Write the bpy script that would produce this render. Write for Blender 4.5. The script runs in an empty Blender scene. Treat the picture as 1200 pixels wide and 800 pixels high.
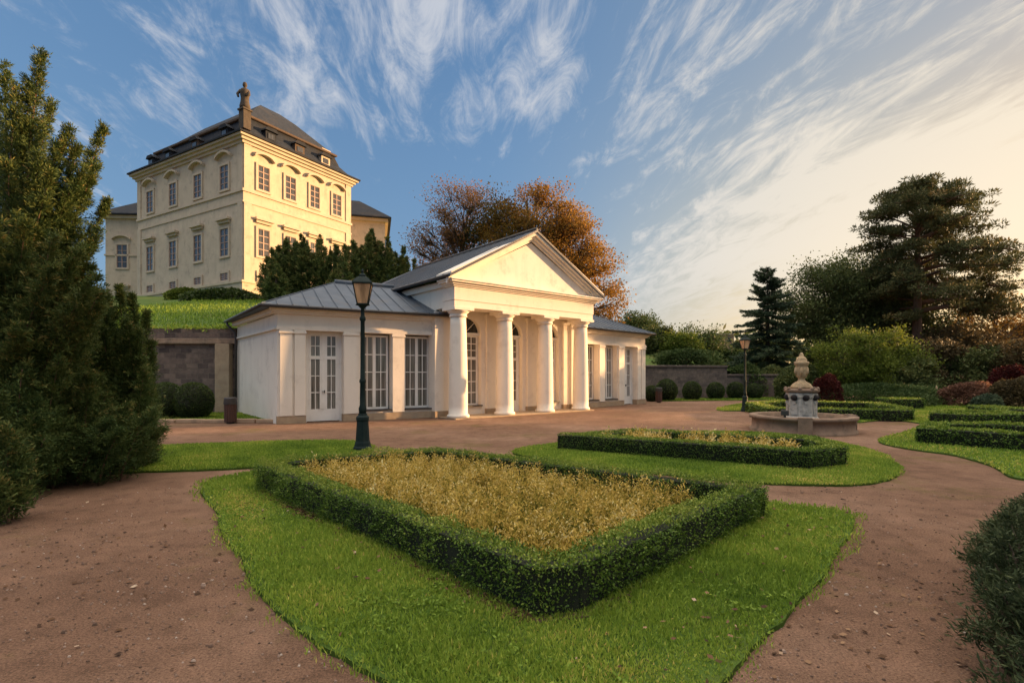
import bpy, math, random
import numpy as np
from mathutils import Vector

random.seed(7)
rng = np.random.default_rng(7)
R = math.radians
COL = bpy.context.scene.collection
EYE, HOR, FPX = 1.7, 438.0, 600.0
SUN_AZ, SUN_EL = R(72), R(8.0)          # azimuth clockwise from +Y

# ------------------------------------------------------------------ helpers
def G(x, y):
    """a spot on the flat ground, measured from the photograph"""
    Y = EYE * FPX / (y - HOR)
    return ((x - 600) / FPX * Y, Y)

def link(o, parent=None):
    COL.objects.link(o)
    if parent is not None:
        o.parent = parent
    return o

def tag(o, label=None, cat=None, group=None, kind=None):
    if label: o['label'] = label
    if cat: o['category'] = cat
    if group: o['group'] = group
    if kind: o['kind'] = kind
    return o

def thing(name, label, cat, loc=(0, 0, 0), rz=0.0, group=None):
    o = bpy.data.objects.new(name, None)
    o.empty_display_size = 0.2
    o.location = loc
    o.rotation_euler = (0, 0, rz)
    link(o)
    return tag(o, label, cat, group)

def copy_tree(o, parent=None):
    c = o.copy()
    COL.objects.link(c)
    if parent is not None: c.parent = parent
    for ch in list(o.children):
        copy_tree(ch, c)
    return c

def world_off(parent):
    v = Vector((0, 0, 0))
    p = parent
    while p is not None:
        v += p.location
        p = p.parent
    return v

class MB:
    def __init__(s): s.v = []; s.f = []; s.sm = []
    def add(s, vs, fs, smooth=False):
        b = len(s.v)
        s.v += [tuple(p) for p in vs]
        s.f += [tuple(b + i for i in f) for f in fs]
        s.sm += [smooth] * len(fs)
        return s
    def hexa(s, p):   # 8 points: 4 bottom (ccw), 4 top
        return s.add(p, [(3, 2, 1, 0), (4, 5, 6, 7), (0, 1, 5, 4), (1, 2, 6, 5), (2, 3, 7, 6), (3, 0, 4, 7)])
    def box(s, F, u0, u1, n0, n1, z0, z1):
        return s.hexa([F(u0, n1, z0), F(u1, n1, z0), F(u1, n0, z0), F(u0, n0, z0),
                       F(u0, n1, z1), F(u1, n1, z1), F(u1, n0, z1), F(u0, n0, z1)])
    def prism(s, pts, z0, z1):
        n = len(pts)
        v = [(x, y, z0) for x, y in pts] + [(x, y, z1) for x, y in pts]
        f = [tuple(range(n - 1, -1, -1)), tuple(range(n, 2 * n))]
        f += [(i, (i + 1) % n, n + (i + 1) % n, n + i) for i in range(n)]
        return s.add(v, f)
    def extrude(s, F, poly, n0, n1):
        """poly in (u,z), extruded from n0 (back) to n1 (front)"""
        k = len(poly)
        v = [F(u, n1, z) for u, z in poly] + [F(u, n0, z) for u, z in poly]
        f = [tuple(range(k)), tuple(range(2 * k - 1, k - 1, -1))]
        f += [((i + 1) % k, i, k + i, k + (i + 1) % k) for i in range(k)]
        return s.add(v, f)
    def lathe(s, c, prof, seg=24, smooth=True, cap=True, a0=0.0):
        cx, cy, cz = c
        v = []
        for r, z in prof:
            for i in range(seg):
                a = a0 + 2 * math.pi * i / seg
                v.append((cx + r * math.cos(a), cy + r * math.sin(a), cz + z))
        f = []
        for j in range(len(prof) - 1):
            for i in range(seg):
                k = (i + 1) % seg
                f.append((j * seg + i, j * seg + k, (j + 1) * seg + k, (j + 1) * seg + i))
        s.add(v, f, smooth)
        if cap:
            m = len(prof)
            b = len(s.v) - len(v)
            s.f.append(tuple(b + i for i in range(seg - 1, -1, -1))); s.sm.append(False)
            s.f.append(tuple(b + (m - 1) * seg + i for i in range(seg))); s.sm.append(False)
        return s
    def tube(s, pts, rad, seg=6, smooth=True):
        pts = [Vector(p) for p in pts]
        n = len(pts)
        v = []
        for i, p in enumerate(pts):
            d = (pts[min(i + 1, n - 1)] - pts[max(i - 1, 0)])
            d = d.normalized() if d.length > 1e-9 else Vector((0, 0, 1))
            a = d.cross(Vector((0.31, 0.95, 0.07))).normalized()
            b = d.cross(a)
            r = rad[i] if isinstance(rad, (list, tuple)) else rad
            for k in range(seg):
                t = 2 * math.pi * k / seg
                v.append(p + a * (r * math.cos(t)) + b * (r * math.sin(t)))
        f = []
        for i in range(n - 1):
            for k in range(seg):
                q = (k + 1) % seg
                f.append((i * seg + k, i * seg + q, (i + 1) * seg + q, (i + 1) * seg + k))
        f.append(tuple(range(seg - 1, -1, -1)))
        f.append(tuple((n - 1) * seg + k for k in range(seg)))
        return s.add(v, f, smooth)
    def build(s, name, mat, parent=None, bevel=0.0):
        off = world_off(parent)
        me = bpy.data.meshes.new(name)
        me.from_pydata([(p[0] - off.x, p[1] - off.y, p[2] - off.z) for p in s.v], [], s.f)
        me.polygons.foreach_set('use_smooth', s.sm)
        me.update()
        import bmesh
        bm = bmesh.new(); bm.from_mesh(me)
        bmesh.ops.recalc_face_normals(bm, faces=bm.faces)
        bm.to_mesh(me); bm.free()
        me.materials.append(mat)
        o = bpy.data.objects.new(name, me)
        link(o, parent)
        if bevel > 0:
            m = o.modifiers.new('bevel', 'BEVEL'); m.width = bevel; m.segments = 2
            m.limit_method = 'ANGLE'; m.angle_limit = R(40)
        return o

def frame(ox, oy, a, oz=0.0):
    c, s = math.cos(a), math.sin(a)
    return lambda u, n, z: (ox + c * u + s * n, oy + s * u - c * n, oz + z)

# --- leaves: one quad each, as one mesh, with a tint value per leaf
def nrm(v):
    return v / np.maximum(np.linalg.norm(v, axis=1, keepdims=True), 1e-9)

def rand_unit(n):
    return nrm(rng.normal(size=(n, 3)))

def leaf_quads(P, D, L, W, N=None):
    n = len(P)
    D = nrm(D)
    if N is None: N = rand_unit(n)
    S = nrm(np.cross(D, N))
    L = np.broadcast_to(np.asarray(L, float), (n,))[:, None]
    W = np.broadcast_to(np.asarray(W, float), (n,))[:, None]
    v = np.empty((n, 4, 3))
    v[:, 0] = P
    v[:, 1] = P + D * L * .5 + S * W * .5
    v[:, 2] = P + D * L
    v[:, 3] = P + D * L * .5 - S * W * .5
    return v.reshape(-1, 3)

def quads_obj(name, V, tint, mat, parent=None, extra=None):
    """V (4n,3) world coordinates"""
    off = world_off(parent)
    V = V - np.array([off.x, off.y, off.z])
    n = len(V) // 4
    me = bpy.data.meshes.new(name)
    me.vertices.add(4 * n)
    me.vertices.foreach_set('co', V.astype(np.float32).ravel())
    me.loops.add(4 * n)
    me.loops.foreach_set('vertex_index', np.arange(4 * n, dtype=np.int32))
    me.polygons.add(n)
    me.polygons.foreach_set('loop_start', np.arange(0, 4 * n, 4, dtype=np.int32))
    at = me.attributes.new('tint', 'FLOAT', 'FACE')
    at.data.foreach_set('value', np.clip(tint, 0, 1).astype(np.float32))
    me.update(calc_edges=True)
    me.validate()
    me.materials.append(mat)
    o = bpy.data.objects.new(name, me)
    return link(o, parent)

def vnoise(P, sc, seed=0):
    """cheap smooth noise in -1..1"""
    r = np.random.default_rng(seed + 11)
    t = np.zeros(len(P))
    for k in range(5):
        d = r.normal(size=3); d /= np.linalg.norm(d)
        e = r.normal(size=3); e /= np.linalg.norm(e)
        t += np.sin(P @ d * sc * (0.7 + .5 * k) + r.uniform(0, 6) + 1.3 * np.sin(P @ e * sc * .8 + r.uniform(0, 6))) / (1 + .35 * k)
    return t / 2.6

# ------------------------------------------------------------------ materials
def new_mat(name):
    m = bpy.data.materials.new(name)
    m.use_nodes = True
    nt = m.node_tree
    nt.nodes.clear()
    out = nt.nodes.new('ShaderNodeOutputMaterial')
    return m, nt, out

def nd(nt, t, **kw):
    n = nt.nodes.new(t)
    for k, v in kw.items():
        if k in n.inputs.keys(): n.inputs[k].default_value = v
        else: setattr(n, k, v)
    return n

def ramp(nt, fac, stops):
    r = nt.nodes.new('ShaderNodeValToRGB')
    e = r.color_ramp.elements
    while len(e) > len(stops): e.remove(e[-1])
    while len(e) < len(stops): e.new(0.5)
    for i, (p, c) in enumerate(stops):
        e[i].position = p
        e[i].color = (*c, 1) if len(c) == 3 else c
    nt.links.new(fac, r.inputs['Fac'])
    return r.outputs['Color']

def noise(nt, scale, detail=4, rough=.55, vec=None, dist=0.0):
    n = nd(nt, 'ShaderNodeTexNoise', Scale=scale, Detail=detail, Roughness=rough, Distortion=dist)
    if vec is None:
        g = nt.nodes.new('ShaderNodeNewGeometry'); vec = g.outputs['Position']
    nt.links.new(vec, n.inputs['Vector'])
    return n.outputs['Fac']

def mixc(nt, f, a, b, mode='MIX'):
    m = nt.nodes.new('ShaderNodeMix'); m.data_type = 'RGBA'; m.blend_type = mode
    for sock, val in ((m.inputs[0], f), (m.inputs[6], a), (m.inputs[7], b)):
        if hasattr(val, 'node'): nt.links.new(val, sock)
        elif isinstance(val, (int, float)): sock.default_value = val
        else: sock.default_value = (*val, 1)
    return m.outputs[2]

def surf(name, c1, c2=None, scale=3.0, rough=.8, metal=0.0, bump=0.0, bscale=40.0, dirt=None, dscale=.7, spec=.4, stretch=None):
    m, nt, out = new_mat(name)
    p = nd(nt, 'ShaderNodeBsdfPrincipled', Roughness=rough, Metallic=metal)
    p.inputs['Specular IOR Level'].default_value = spec
    vec = None
    if stretch:
        g = nt.nodes.new('ShaderNodeNewGeometry')
        mp = nt.nodes.new('ShaderNodeMapping'); mp.inputs['Scale'].default_value = stretch
        nt.links.new(g.outputs['Position'], mp.inputs['Vector']); vec = mp.outputs['Vector']
    col = ramp(nt, noise(nt, scale, 6, .6, vec), [(.3, c1), (.7, c2 or c1)])
    if dirt:
        f = ramp(nt, noise(nt, dscale, 8, .65, vec), [(.52, (0, 0, 0)), (.72, (1, 1, 1))])
        col = mixc(nt, f, col, dirt)
    nt.links.new(col, p.inputs['Base Color'])
    if bump:
        b = nd(nt, 'ShaderNodeBump', Strength=bump, Distance=.02)
        nt.links.new(noise(nt, bscale, 5, .6), b.inputs['Height'])
        nt.links.new(b.outputs['Normal'], p.inputs['Normal'])
    nt.links.new(p.outputs['BSDF'], out.inputs['Surface'])
    return m

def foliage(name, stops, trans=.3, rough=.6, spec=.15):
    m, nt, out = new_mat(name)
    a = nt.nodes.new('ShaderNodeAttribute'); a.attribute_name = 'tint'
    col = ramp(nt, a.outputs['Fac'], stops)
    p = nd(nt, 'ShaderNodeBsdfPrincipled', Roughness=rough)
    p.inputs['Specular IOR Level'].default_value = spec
    nt.links.new(col, p.inputs['Base Color'])
    t = nt.nodes.new('ShaderNodeBsdfTranslucent')
    nt.links.new(col, t.inputs['Color'])
    mx = nt.nodes.new('ShaderNodeMixShader'); mx.inputs[0].default_value = trans
    nt.links.new(p.outputs['BSDF'], mx.inputs[1]); nt.links.new(t.outputs['BSDF'], mx.inputs[2])
    nt.links.new(mx.outputs[0], out.inputs['Surface'])
    return m

M = {}
def plaster(name, c1, c2, st, amt=.55):
    m, nt, out = new_mat(name)
    p = nd(nt, 'ShaderNodeBsdfPrincipled', Roughness=.85); p.inputs['Specular IOR Level'].default_value = .3
    g = nt.nodes.new('ShaderNodeNewGeometry')
    mp = nt.nodes.new('ShaderNodeMapping'); mp.inputs['Scale'].default_value = (2.6, 2.6, .5)
    nt.links.new(g.outputs['Position'], mp.inputs['Vector'])
    col = ramp(nt, noise(nt, 1.1, 7, .62), [(.3, c1), (.7, c2)])
    f = ramp(nt, noise(nt, 1.0, 6, .65, mp.outputs['Vector']), [(.50, (0, 0, 0)), (.78, (amt * .45, amt * .45, amt * .45))])
    col = mixc(nt, f, col, st)
    f = ramp(nt, noise(nt, 1.5, 9, .72), [(.53, (0, 0, 0)), (.74, (amt, amt, amt))])
    col = mixc(nt, f, col, tuple(x * .92 for x in st))
    nt.links.new(col, p.inputs['Base Color'])
    b = nd(nt, 'ShaderNodeBump', Strength=.18, Distance=.02)
    nt.links.new(noise(nt, 22, 6, .7), b.inputs['Height']); nt.links.new(b.outputs['Normal'], p.inputs['Normal'])
    nt.links.new(p.outputs['BSDF'], out.inputs['Surface'])
    return m
M['cream'] = plaster('cream_plaster', (.76, .69, .585), (.81, .735, .63), (.53, .46, .38), .6)
M['tymp'] = plaster('tympanum_plaster', (.74, .665, .575), (.79, .715, .625), (.44, .385, .335), .7)
M['white'] = surf('white_paint', (.76, .73, .67), (.80, .77, .71), 5, .55, dirt=(.68, .64, .57), dscale=3)
M['plinth'] = surf('plinth_stone', (.30, .215, .14), (.44, .33, .21), 4, .9, bump=.5, bscale=25, dirt=(.25, .21, .16), dscale=2)
M['castle'] = plaster('castle_plaster', (.46, .38, .285), (.55, .46, .345), (.28, .235, .19), .85)
M['castle_trim'] = surf('castle_trim', (.44, .36, .27), (.54, .45, .34), .8, .9, dirt=(.42, .36, .27), dscale=.5)
M['castle_base'] = surf('castle_base_stone', (.45, .38, .27), (.58, .49, .35), 1.0, .9, bump=.4, bscale=10, dirt=(.32, .28, .22), dscale=.4)
M['slate'] = surf('castle_slate', (.012, .016, .023), (.028, .032, .040), 2.5, .85, bump=.3, bscale=14, dirt=(.042, .035, .030), dscale=.6, spec=.2)
M['zinc'] = surf('standing_seam_metal', (.045, .062, .088), (.085, .105, .13), 1.6, .55, metal=.1, dirt=(.10, .09, .085), dscale=1.3, spec=.3)
M['zincdark'] = surf('portico_roof_metal', (.040, .052, .070), (.070, .082, .10), 1.2, .6, metal=.1, dirt=(.085, .075, .07), dscale=1.0, spec=.25)
M['iron'] = surf('dark_green_iron', (.012, .022, .022), (.022, .034, .032), 8, .7, bump=.15, bscale=60, spec=.12)
M['gutter'] = surf('dark_gutter_metal', (.035, .033, .03), (.06, .05, .045), 6, .5)
M['wood'] = surf('bin_wood', (.055, .024, .016), (.10, .045, .03), 9, .7, bump=.3, bscale=30, stretch=(6, 6, .8))
M['fountain'] = surf('weathered_sandstone', (.30, .21, .12), (.55, .40, .23), 6, .9, bump=.9, bscale=22, dirt=(.13, .105, .075), dscale=4.5)
M['pale_stone'] = surf('pale_carved_stone', (.36, .33, .28), (.56, .51, .44), 8, .9, bump=.9, bscale=24, dirt=(.17, .145, .115), dscale=6)
M['basin'] = surf('basin_stone', (.19, .125, .085), (.28, .19, .13), 3, .9, bump=.6, bscale=22, dirt=(.11, .085, .06), dscale=3.5)
M['hole'] = surf('dark_recess', (.02, .016, .016), (.03, .024, .022), 6, .9)
M['statue'] = surf('statue_stone', (.045, .036, .028), (.085, .068, .05), 4, .9, bump=.5, bscale=16)
M['bark'] = surf('bark', (.06, .042, .030), (.12, .085, .06), 5, .95, bump=.9, bscale=14, stretch=(3, 3, .6))
M['redbark'] = surf('reddish_bark', (.10, .055, .035), (.17, .095, .06), 5, .95, bump=.9, bscale=14, stretch=(3, 3, .6))
M['kerb'] = surf('kerb_stone', (.34, .22, .14), (.45, .31, .2), 3, .9, bump=.6, bscale=20, dirt=(.22, .16, .11), dscale=2)
M['coping'] = surf('coping_stone', (.22, .15, .10), (.34, .24, .165), 3, .9, bump=.9, bscale=14, dirt=(.11, .085, .065), dscale=1.6)

def glass(name, c, rough=.06):
    m, nt, out = new_mat(name)
    p = nd(nt, 'ShaderNodeBsdfPrincipled', Roughness=rough)
    p.inputs['Specular IOR Level'].default_value = .6
    g = nt.nodes.new('ShaderNodeNewGeometry')
    mp = nt.nodes.new('ShaderNodeMapping'); mp.inputs['Scale'].default_value = (9, 9, .5)
    nt.links.new(g.outputs['Position'], mp.inputs['Vector'])
    col = ramp(nt, noise(nt, 1.0, 3, .5, mp.outputs['Vector']), [(.35, tuple(x * .55 for x in c)), (.65, tuple(x * 1.35 for x in c))])
    nt.links.new(col, p.inputs['Base Color'])
    b = nd(nt, 'ShaderNodeBump', Strength=.04, Distance=.05)
    nt.links.new(noise(nt, 2.0, 2), b.inputs['Height']); nt.links.new(b.outputs['Normal'], p.inputs['Normal'])
    nt.links.new(p.outputs['BSDF'], out.inputs['Surface'])
    return m
M['pane'] = glass('curtained_glass', (.17, .16, .14))
M['fan'] = glass('dark_fanlight_glass', (.03, .035, .035))
M['castle_pane'] = glass('castle_glass', (.05, .055, .065), .12)
M['castle_frame'] = surf('castle_window_frame', (.30, .20, .16), (.38, .27, .22), 4, .6)
M['lantern'] = glass('sunset_tinted_glass', (.55, .33, .18), .25)  # amber stands for the sunset reflected in the panes, put into the glass colour
M['water'] = glass('basin_water', (.02, .025, .02), .03)

def stone_wall(name, c1, c2, mortar, sx=.55, sy=.26):
    m, nt, out = new_mat(name)
    p = nd(nt, 'ShaderNodeBsdfPrincipled', Roughness=.92)
    g = nt.nodes.new('ShaderNodeNewGeometry')
    sp = nt.nodes.new('ShaderNodeSeparateXYZ'); nt.links.new(g.outputs['Position'], sp.inputs[0])
    cb = nt.nodes.new('ShaderNodeCombineXYZ')
    ad = nd(nt, 'ShaderNodeMath', operation='ADD')
    nt.links.new(sp.outputs['X'], ad.inputs[0]); nt.links.new(sp.outputs['Y'], ad.inputs[1])
    nt.links.new(ad.outputs[0], cb.inputs['X']); nt.links.new(sp.outputs['Z'], cb.inputs['Y'])
    nz = nd(nt, 'ShaderNodeTexNoise', Scale=2.5)
    nt.links.new(cb.outputs[0], nz.inputs['Vector'])
    wv = nt.nodes.new('ShaderNodeVectorMath'); wv.operation = 'MULTIPLY_ADD'
    nt.links.new(nz.outputs['Color'], wv.inputs[0]); wv.inputs[1].default_value = (.12, .09, 0)
    nt.links.new(cb.outputs[0], wv.inputs[2])
    br = nt.nodes.new('ShaderNodeTexBrick')
    br.inputs['Scale'].default_value = 1.0
    br.inputs['Brick Width'].default_value = sx; br.inputs['Row Height'].default_value = sy
    br.inputs['Mortar Size'].default_value = .016; br.inputs['Mortar Smooth'].default_value = .3
    br.inputs['Color1'].default_value = (*c1, 1); br.inputs['Color2'].default_value = (*c2, 1)
    br.inputs['Mortar'].default_value = (*mortar, 1)
    nt.links.new(wv.outputs[0], br.inputs['Vector'])
    f = ramp(nt, noise(nt, .9, 8, .7), [(.55, (0, 0, 0)), (.8, (1, 1, 1))])
    col = mixc(nt, f, br.outputs['Color'], (.26, .20, .155))
    f2 = ramp(nt, noise(nt, 5, 6, .7), [(.3, (.55, .55, .55)), (.7, (1.25, 1.2, 1.15))])
    col = mixc(nt, .8, col, f2, 'MULTIPLY')
    nt.links.new(col, p.inputs['Base Color'])
    b = nd(nt, 'ShaderNodeBump', Strength=.8, Distance=.03)
    h = nd(nt, 'ShaderNodeMath', operation='SUBTRACT')
    nt.links.new(noise(nt, 14, 5), h.inputs[0]); nt.links.new(br.outputs['Fac'], h.inputs[1])
    nt.links.new(h.outputs[0], b.inputs['Height']); nt.links.new(b.outputs['Normal'], p.inputs['Normal'])
    nt.links.new(p.outputs['BSDF'], out.inputs['Surface'])
    return m
M['rwall'] = stone_wall('retaining_wall_stone', (.085, .062, .055), (.21, .15, .12), (.17, .135, .11), .48, .22)
M['rwall2'] = stone_wall('far_wall_stone', (.11, .088, .078), (.19, .15, .125), (.15, .125, .105), .5, .22)

def gravel():
    m, nt, out = new_mat('reddish_gravel')
    p = nd(nt, 'ShaderNodeBsdfPrincipled', Roughness=.95)
    p.inputs['Specular IOR Level'].default_value = .15
    big = noise(nt, .35, 6, .6)
    col = ramp(nt, big, [(.3, (.140, .080, .052)), (.5, (.190, .112, .074)), (.7, (.262, .166, .116))])
    mid = ramp(nt, noise(nt, 3.2, 8, .72), [(.3, (.56, .54, .52)), (.48, (.95, .95, .94)), (.68, (1.22, 1.2, 1.18))])
    col = mixc(nt, .85, col, mid, 'MULTIPLY')
    fine = ramp(nt, noise(nt, 70, 3, .8), [(.33, (.34, .31, .30)), (.5, (1, 1, 1)), (.68, (1.75, 1.68, 1.6))])
    col = mixc(nt, .8, col, fine, 'MULTIPLY')
    v = nd(nt, 'ShaderNodeTexVoronoi', Scale=26.0)
    g = nt.nodes.new('ShaderNodeNewGeometry'); nt.links.new(g.outputs['Position'], v.inputs['Vector'])
    dots = ramp(nt, v.outputs['Distance'], [(.13, (1, 1, 1)), (.24, (0, 0, 0))])
    gate = ramp(nt, noise(nt, 2.2, 6, .7), [(.56, (0, 0, 0)), (.70, (.7, .7, .7))])
    dm = mixc(nt, 1.0, dots, gate, 'MULTIPLY')
    col = mixc(nt, dm, col, (.07, .045, .033))
    # moss creeping over the gravel in places
    mo = ramp(nt, noise(nt, .55, 8, .75), [(.54, (0, 0, 0)), (.70, (.75, .75, .75))])
    col = mixc(nt, mo, col, (.115, .095, .026))
    nt.links.new(col, p.inputs['Base Color'])
    b = nd(nt, 'ShaderNodeBump', Strength=.9, Distance=.02)
    ad = nd(nt, 'ShaderNodeMath', operation='ADD')
    nt.links.new(noise(nt, 60, 4, .75), ad.inputs[0]); nt.links.new(noise(nt, 7, 6, .7), ad.inputs[1])
    nt.links.new(ad.outputs[0], b.inputs['Height']); nt.links.new(b.outputs['Normal'], p.inputs['Normal'])
    nt.links.new(p.outputs['BSDF'], out.inputs['Surface'])
    return m
M['gravel'] = gravel()
M['turf'] = surf('turf_soil', (.045, .085, .014), (.075, .125, .022), 2.5, .95, bump=.8, bscale=30, dirt=(.10, .10, .03), dscale=1.5, spec=.1)
M['hill'] = surf('hill_grass', (.060, .105, .022), (.095, .140, .034), .8, .95, bump=.6, bscale=10, dirt=(.15, .15, .05), dscale=.35, spec=.1)
M['soil'] = surf('bed_soil', (.06, .036, .024), (.11, .066, .045), 5, .95, bump=.8, bscale=30)

M['grass'] = foliage('grass_blades', [(0, (0.106, 0.183, 0.024)), (.45, (0.231, 0.332, 0.041)), (.8, (0.403, 0.461, 0.071)), (1, (0.741, 0.516, 0.165))], .35, .6, .2)
M['box'] = foliage('box_leaves', [(0, (0.038, 0.078, 0.011)), (.5, (0.098, 0.170, 0.022)), (.85, (0.211, 0.284, 0.036)), (1, (0.337, 0.365, 0.065))], .25, .5, .3)
M['box_old'] = foliage('box_ball_leaves', [(0, (0.023, 0.042, 0.012)), (.5, (0.059, 0.090, 0.021)), (.85, (0.116, 0.143, 0.033)), (1, (0.182, 0.180, 0.045))], .25, .55, .25)
M['yew'] = foliage('yew_needles', [(0, (0.020, 0.042, 0.013)), (.45, (0.058, 0.094, 0.026)), (.8, (0.124, 0.146, 0.039)), (1, (0.248, 0.182, 0.058))], .25, .6, .15)
M['yew2'] = foliage('hill_yew_needles', [(0, (0.039, 0.067, 0.024)), (.45, (0.088, 0.125, 0.038)), (.8, (0.166, 0.180, 0.053)), (1, (0.333, 0.216, 0.072))], .25, .6, .15)
M['juniper'] = foliage('juniper_needles', [(0, (0.024, 0.038, 0.018)), (.5, (0.054, 0.074, 0.030)), (.85, (0.101, 0.115, 0.047)), (1, (0.189, 0.155, 0.081))], .2, .6, .15)
M['autumn'] = foliage('autumn_leaves', [(0, (0.043, 0.059, 0.015)), (.3, (0.102, 0.079, 0.017)), (.6, (0.220, 0.113, 0.022)), (.85, (0.315, 0.157, 0.030)), (1, (0.362, 0.236, 0.059))], .45, .6, .1)
M['autumn_thin'] = foliage('thin_russet_leaves', [(0, (0.081, 0.061, 0.030)), (.4, (0.203, 0.115, 0.041)), (.8, (0.351, 0.169, 0.054)), (1, (0.459, 0.243, 0.081))], .45, .6, .1)
M['pine'] = foliage('pine_needles', [(0, (0.055, 0.067, 0.032)), (.5, (0.109, 0.116, 0.046)), (.85, (0.204, 0.171, 0.067)), (1, (0.341, 0.206, 0.087))], .2, .6, .1)  # pine, spruce and dark leaves lightened: distant haze put into the colour
M['spruce'] = foliage('spruce_needles', [(0, (0.034, 0.059, 0.034)), (.5, (0.068, 0.101, 0.055)), (1, (0.120, 0.147, 0.073))], .2, .6, .1)
M['darkleaf'] = foliage('dark_broad_leaves', [(0, (0.047, 0.069, 0.023)), (.5, (0.095, 0.118, 0.038)), (.85, (0.164, 0.179, 0.055)), (1, (0.291, 0.205, 0.069))], .3, .6, .15)
M['lime'] = foliage('yellow_green_leaves', [(0, (0.052, 0.081, 0.014)), (.5, (0.121, 0.161, 0.025)), (.85, (0.218, 0.247, 0.040)), (1, (0.322, 0.299, 0.057))], .4, .6, .12)
M['midleaf'] = foliage('mid_green_leaves', [(0, (0.037, 0.064, 0.021)), (.5, (0.073, 0.108, 0.033)), (.85, (0.119, 0.152, 0.046)), (1, (0.185, 0.185, 0.066))], .3, .6, .12)
M['bluegreen'] = foliage('bluish_leaves', [(0, (.035, .055, .035)), (.5, (.07, .10, .06)), (1, (.12, .15, .085))], .3, .6, .12)
M['red'] = foliage('crimson_leaves', [(0, (0.027, 0.008, 0.006)), (.5, (0.071, 0.015, 0.015)), (1, (0.120, 0.037, 0.027))], .35, .6, .12)
M['pink'] = foliage('russet_pink_leaves', [(0, (0.081, 0.041, 0.027)), (.5, (0.180, 0.090, 0.058)), (1, (0.306, 0.180, 0.117))], .35, .6, .12)
M['brown'] = foliage('brownish_leaves', [(0, (.045, .035, .018)), (.5, (.085, .065, .03)), (1, (.15, .11, .05))], .3, .6, .12)
M['gold'] = foliage('golden_shrub_leaves', [(0, (0.061, 0.089, 0.019)), (.26, (0.143, 0.152, 0.027)), (.46, (0.397, 0.299, 0.053)), (.75, (0.684, 0.478, 0.126)), (1, (0.750, 0.651, 0.315))], .35, .65, .1)
M['litter'] = foliage('leaf_litter', [(0, (.05, .03, .02)), (.5, (.16, .085, .045)), (.8, (.34, .21, .12)), (1, (.55, .44, .33))], .2, .7, .1)

# ------------------------------------------------------------------ ground and hill
XF = [-90, -12, -9, 2, 9, 15, 19, 30, 60]
YF = [22.3, 22.3, 30, 33, 34.3, 36, 37.2, 45, 60]
HW = [3.7, 3.7, 3.4, 2.4, 2.1, 2.0, 1.3, .2, 0]
SL = [.213, .213, .20, .15, .13, .12, .10, .05, .03]
CAP = [5.05, 5.05, 5.0, 4.5, 3.2, 2.6, 2.0, 1, .4]
def hill_h(x, y):
    yf, hw, sl, cp = (np.interp(x, XF, A) for A in (YF, HW, SL, CAP))
    t = y - yf
    if t < 0: return 0.0
    return float(hw + min(sl * t, cp))

mb = MB()
mb.add([(-400, -120, 0), (400, -120, 0), (400, 500, 0), (-400, 500, 0)], [(0, 1, 2, 3)])
tag(mb.build('ground', M['gravel']), 'reddish gravel ground of the park', None, None, 'structure')

xs = np.concatenate([np.linspace(-90, -12, 40), np.linspace(-11.5, 20, 40), np.linspace(22, 60, 14)])
ts = np.concatenate([np.linspace(0, 30, 26), np.linspace(35, 160, 12)])
mb = MB()
V = []
for x in xs:
    yf = np.interp(x, XF, YF)
    for t in ts:
        z = hill_h(x, yf + t + 1e-6) + (.06 * math.sin(x * 1.3 + t * .9) if t > 1 else 0)
        V.append((x, yf + t + .12, z))
nt_ = len(ts)
F_ = [(i * nt_ + j, (i + 1) * nt_ + j, (i + 1) * nt_ + j + 1, i * nt_ + j + 1) for i in range(len(xs) - 1) for j in range(nt_ - 1)]
mb.add(V, F_, True)
tag(mb.build('hill', M['hill']), 'grassy castle hill behind the pavilion', None, None, 'structure')

# lawns -------------------------------------------------------------
def smooth_poly(pts, it=3):
    for _ in range(it):
        q = []
        for i in range(len(pts)):
            a, b = pts[i], pts[(i + 1) % len(pts)]
            q += [(a[0] * .75 + b[0] * .25, a[1] * .75 + b[1] * .25), (a[0] * .25 + b[0] * .75, a[1] * .25 + b[1] * .75)]
        pts = q
    return pts

def in_poly(P, poly):
    x, y = P[:, 0], P[:, 1]
    ins = np.zeros(len(P), bool)
    n = len(poly)
    for i in range(n):
        x0, y0 = poly[i]; x1, y1 = poly[(i + 1) % n]
        c = ((y0 > y) != (y1 > y))
        with np.errstate(divide='ignore', invalid='ignore'):
            ins ^= c & (x < (x1 - x0) * (y - y0) / ((y1 - y0) if y1 != y0 else 1e-9) + x0)
    return ins

def edge_dist(P, poly):
    d = np.full(len(P), 1e9)
    A = np.array(poly); B = np.roll(A, -1, 0)
    for a, b in zip(A, B):
        ab = b - a
        t = np.clip(((P - a) @ ab) / max(ab @ ab, 1e-9), 0, 1)
        d = np.minimum(d, np.linalg.norm(P - (a + t[:, None] * ab), axis=1))
    return d

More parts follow.
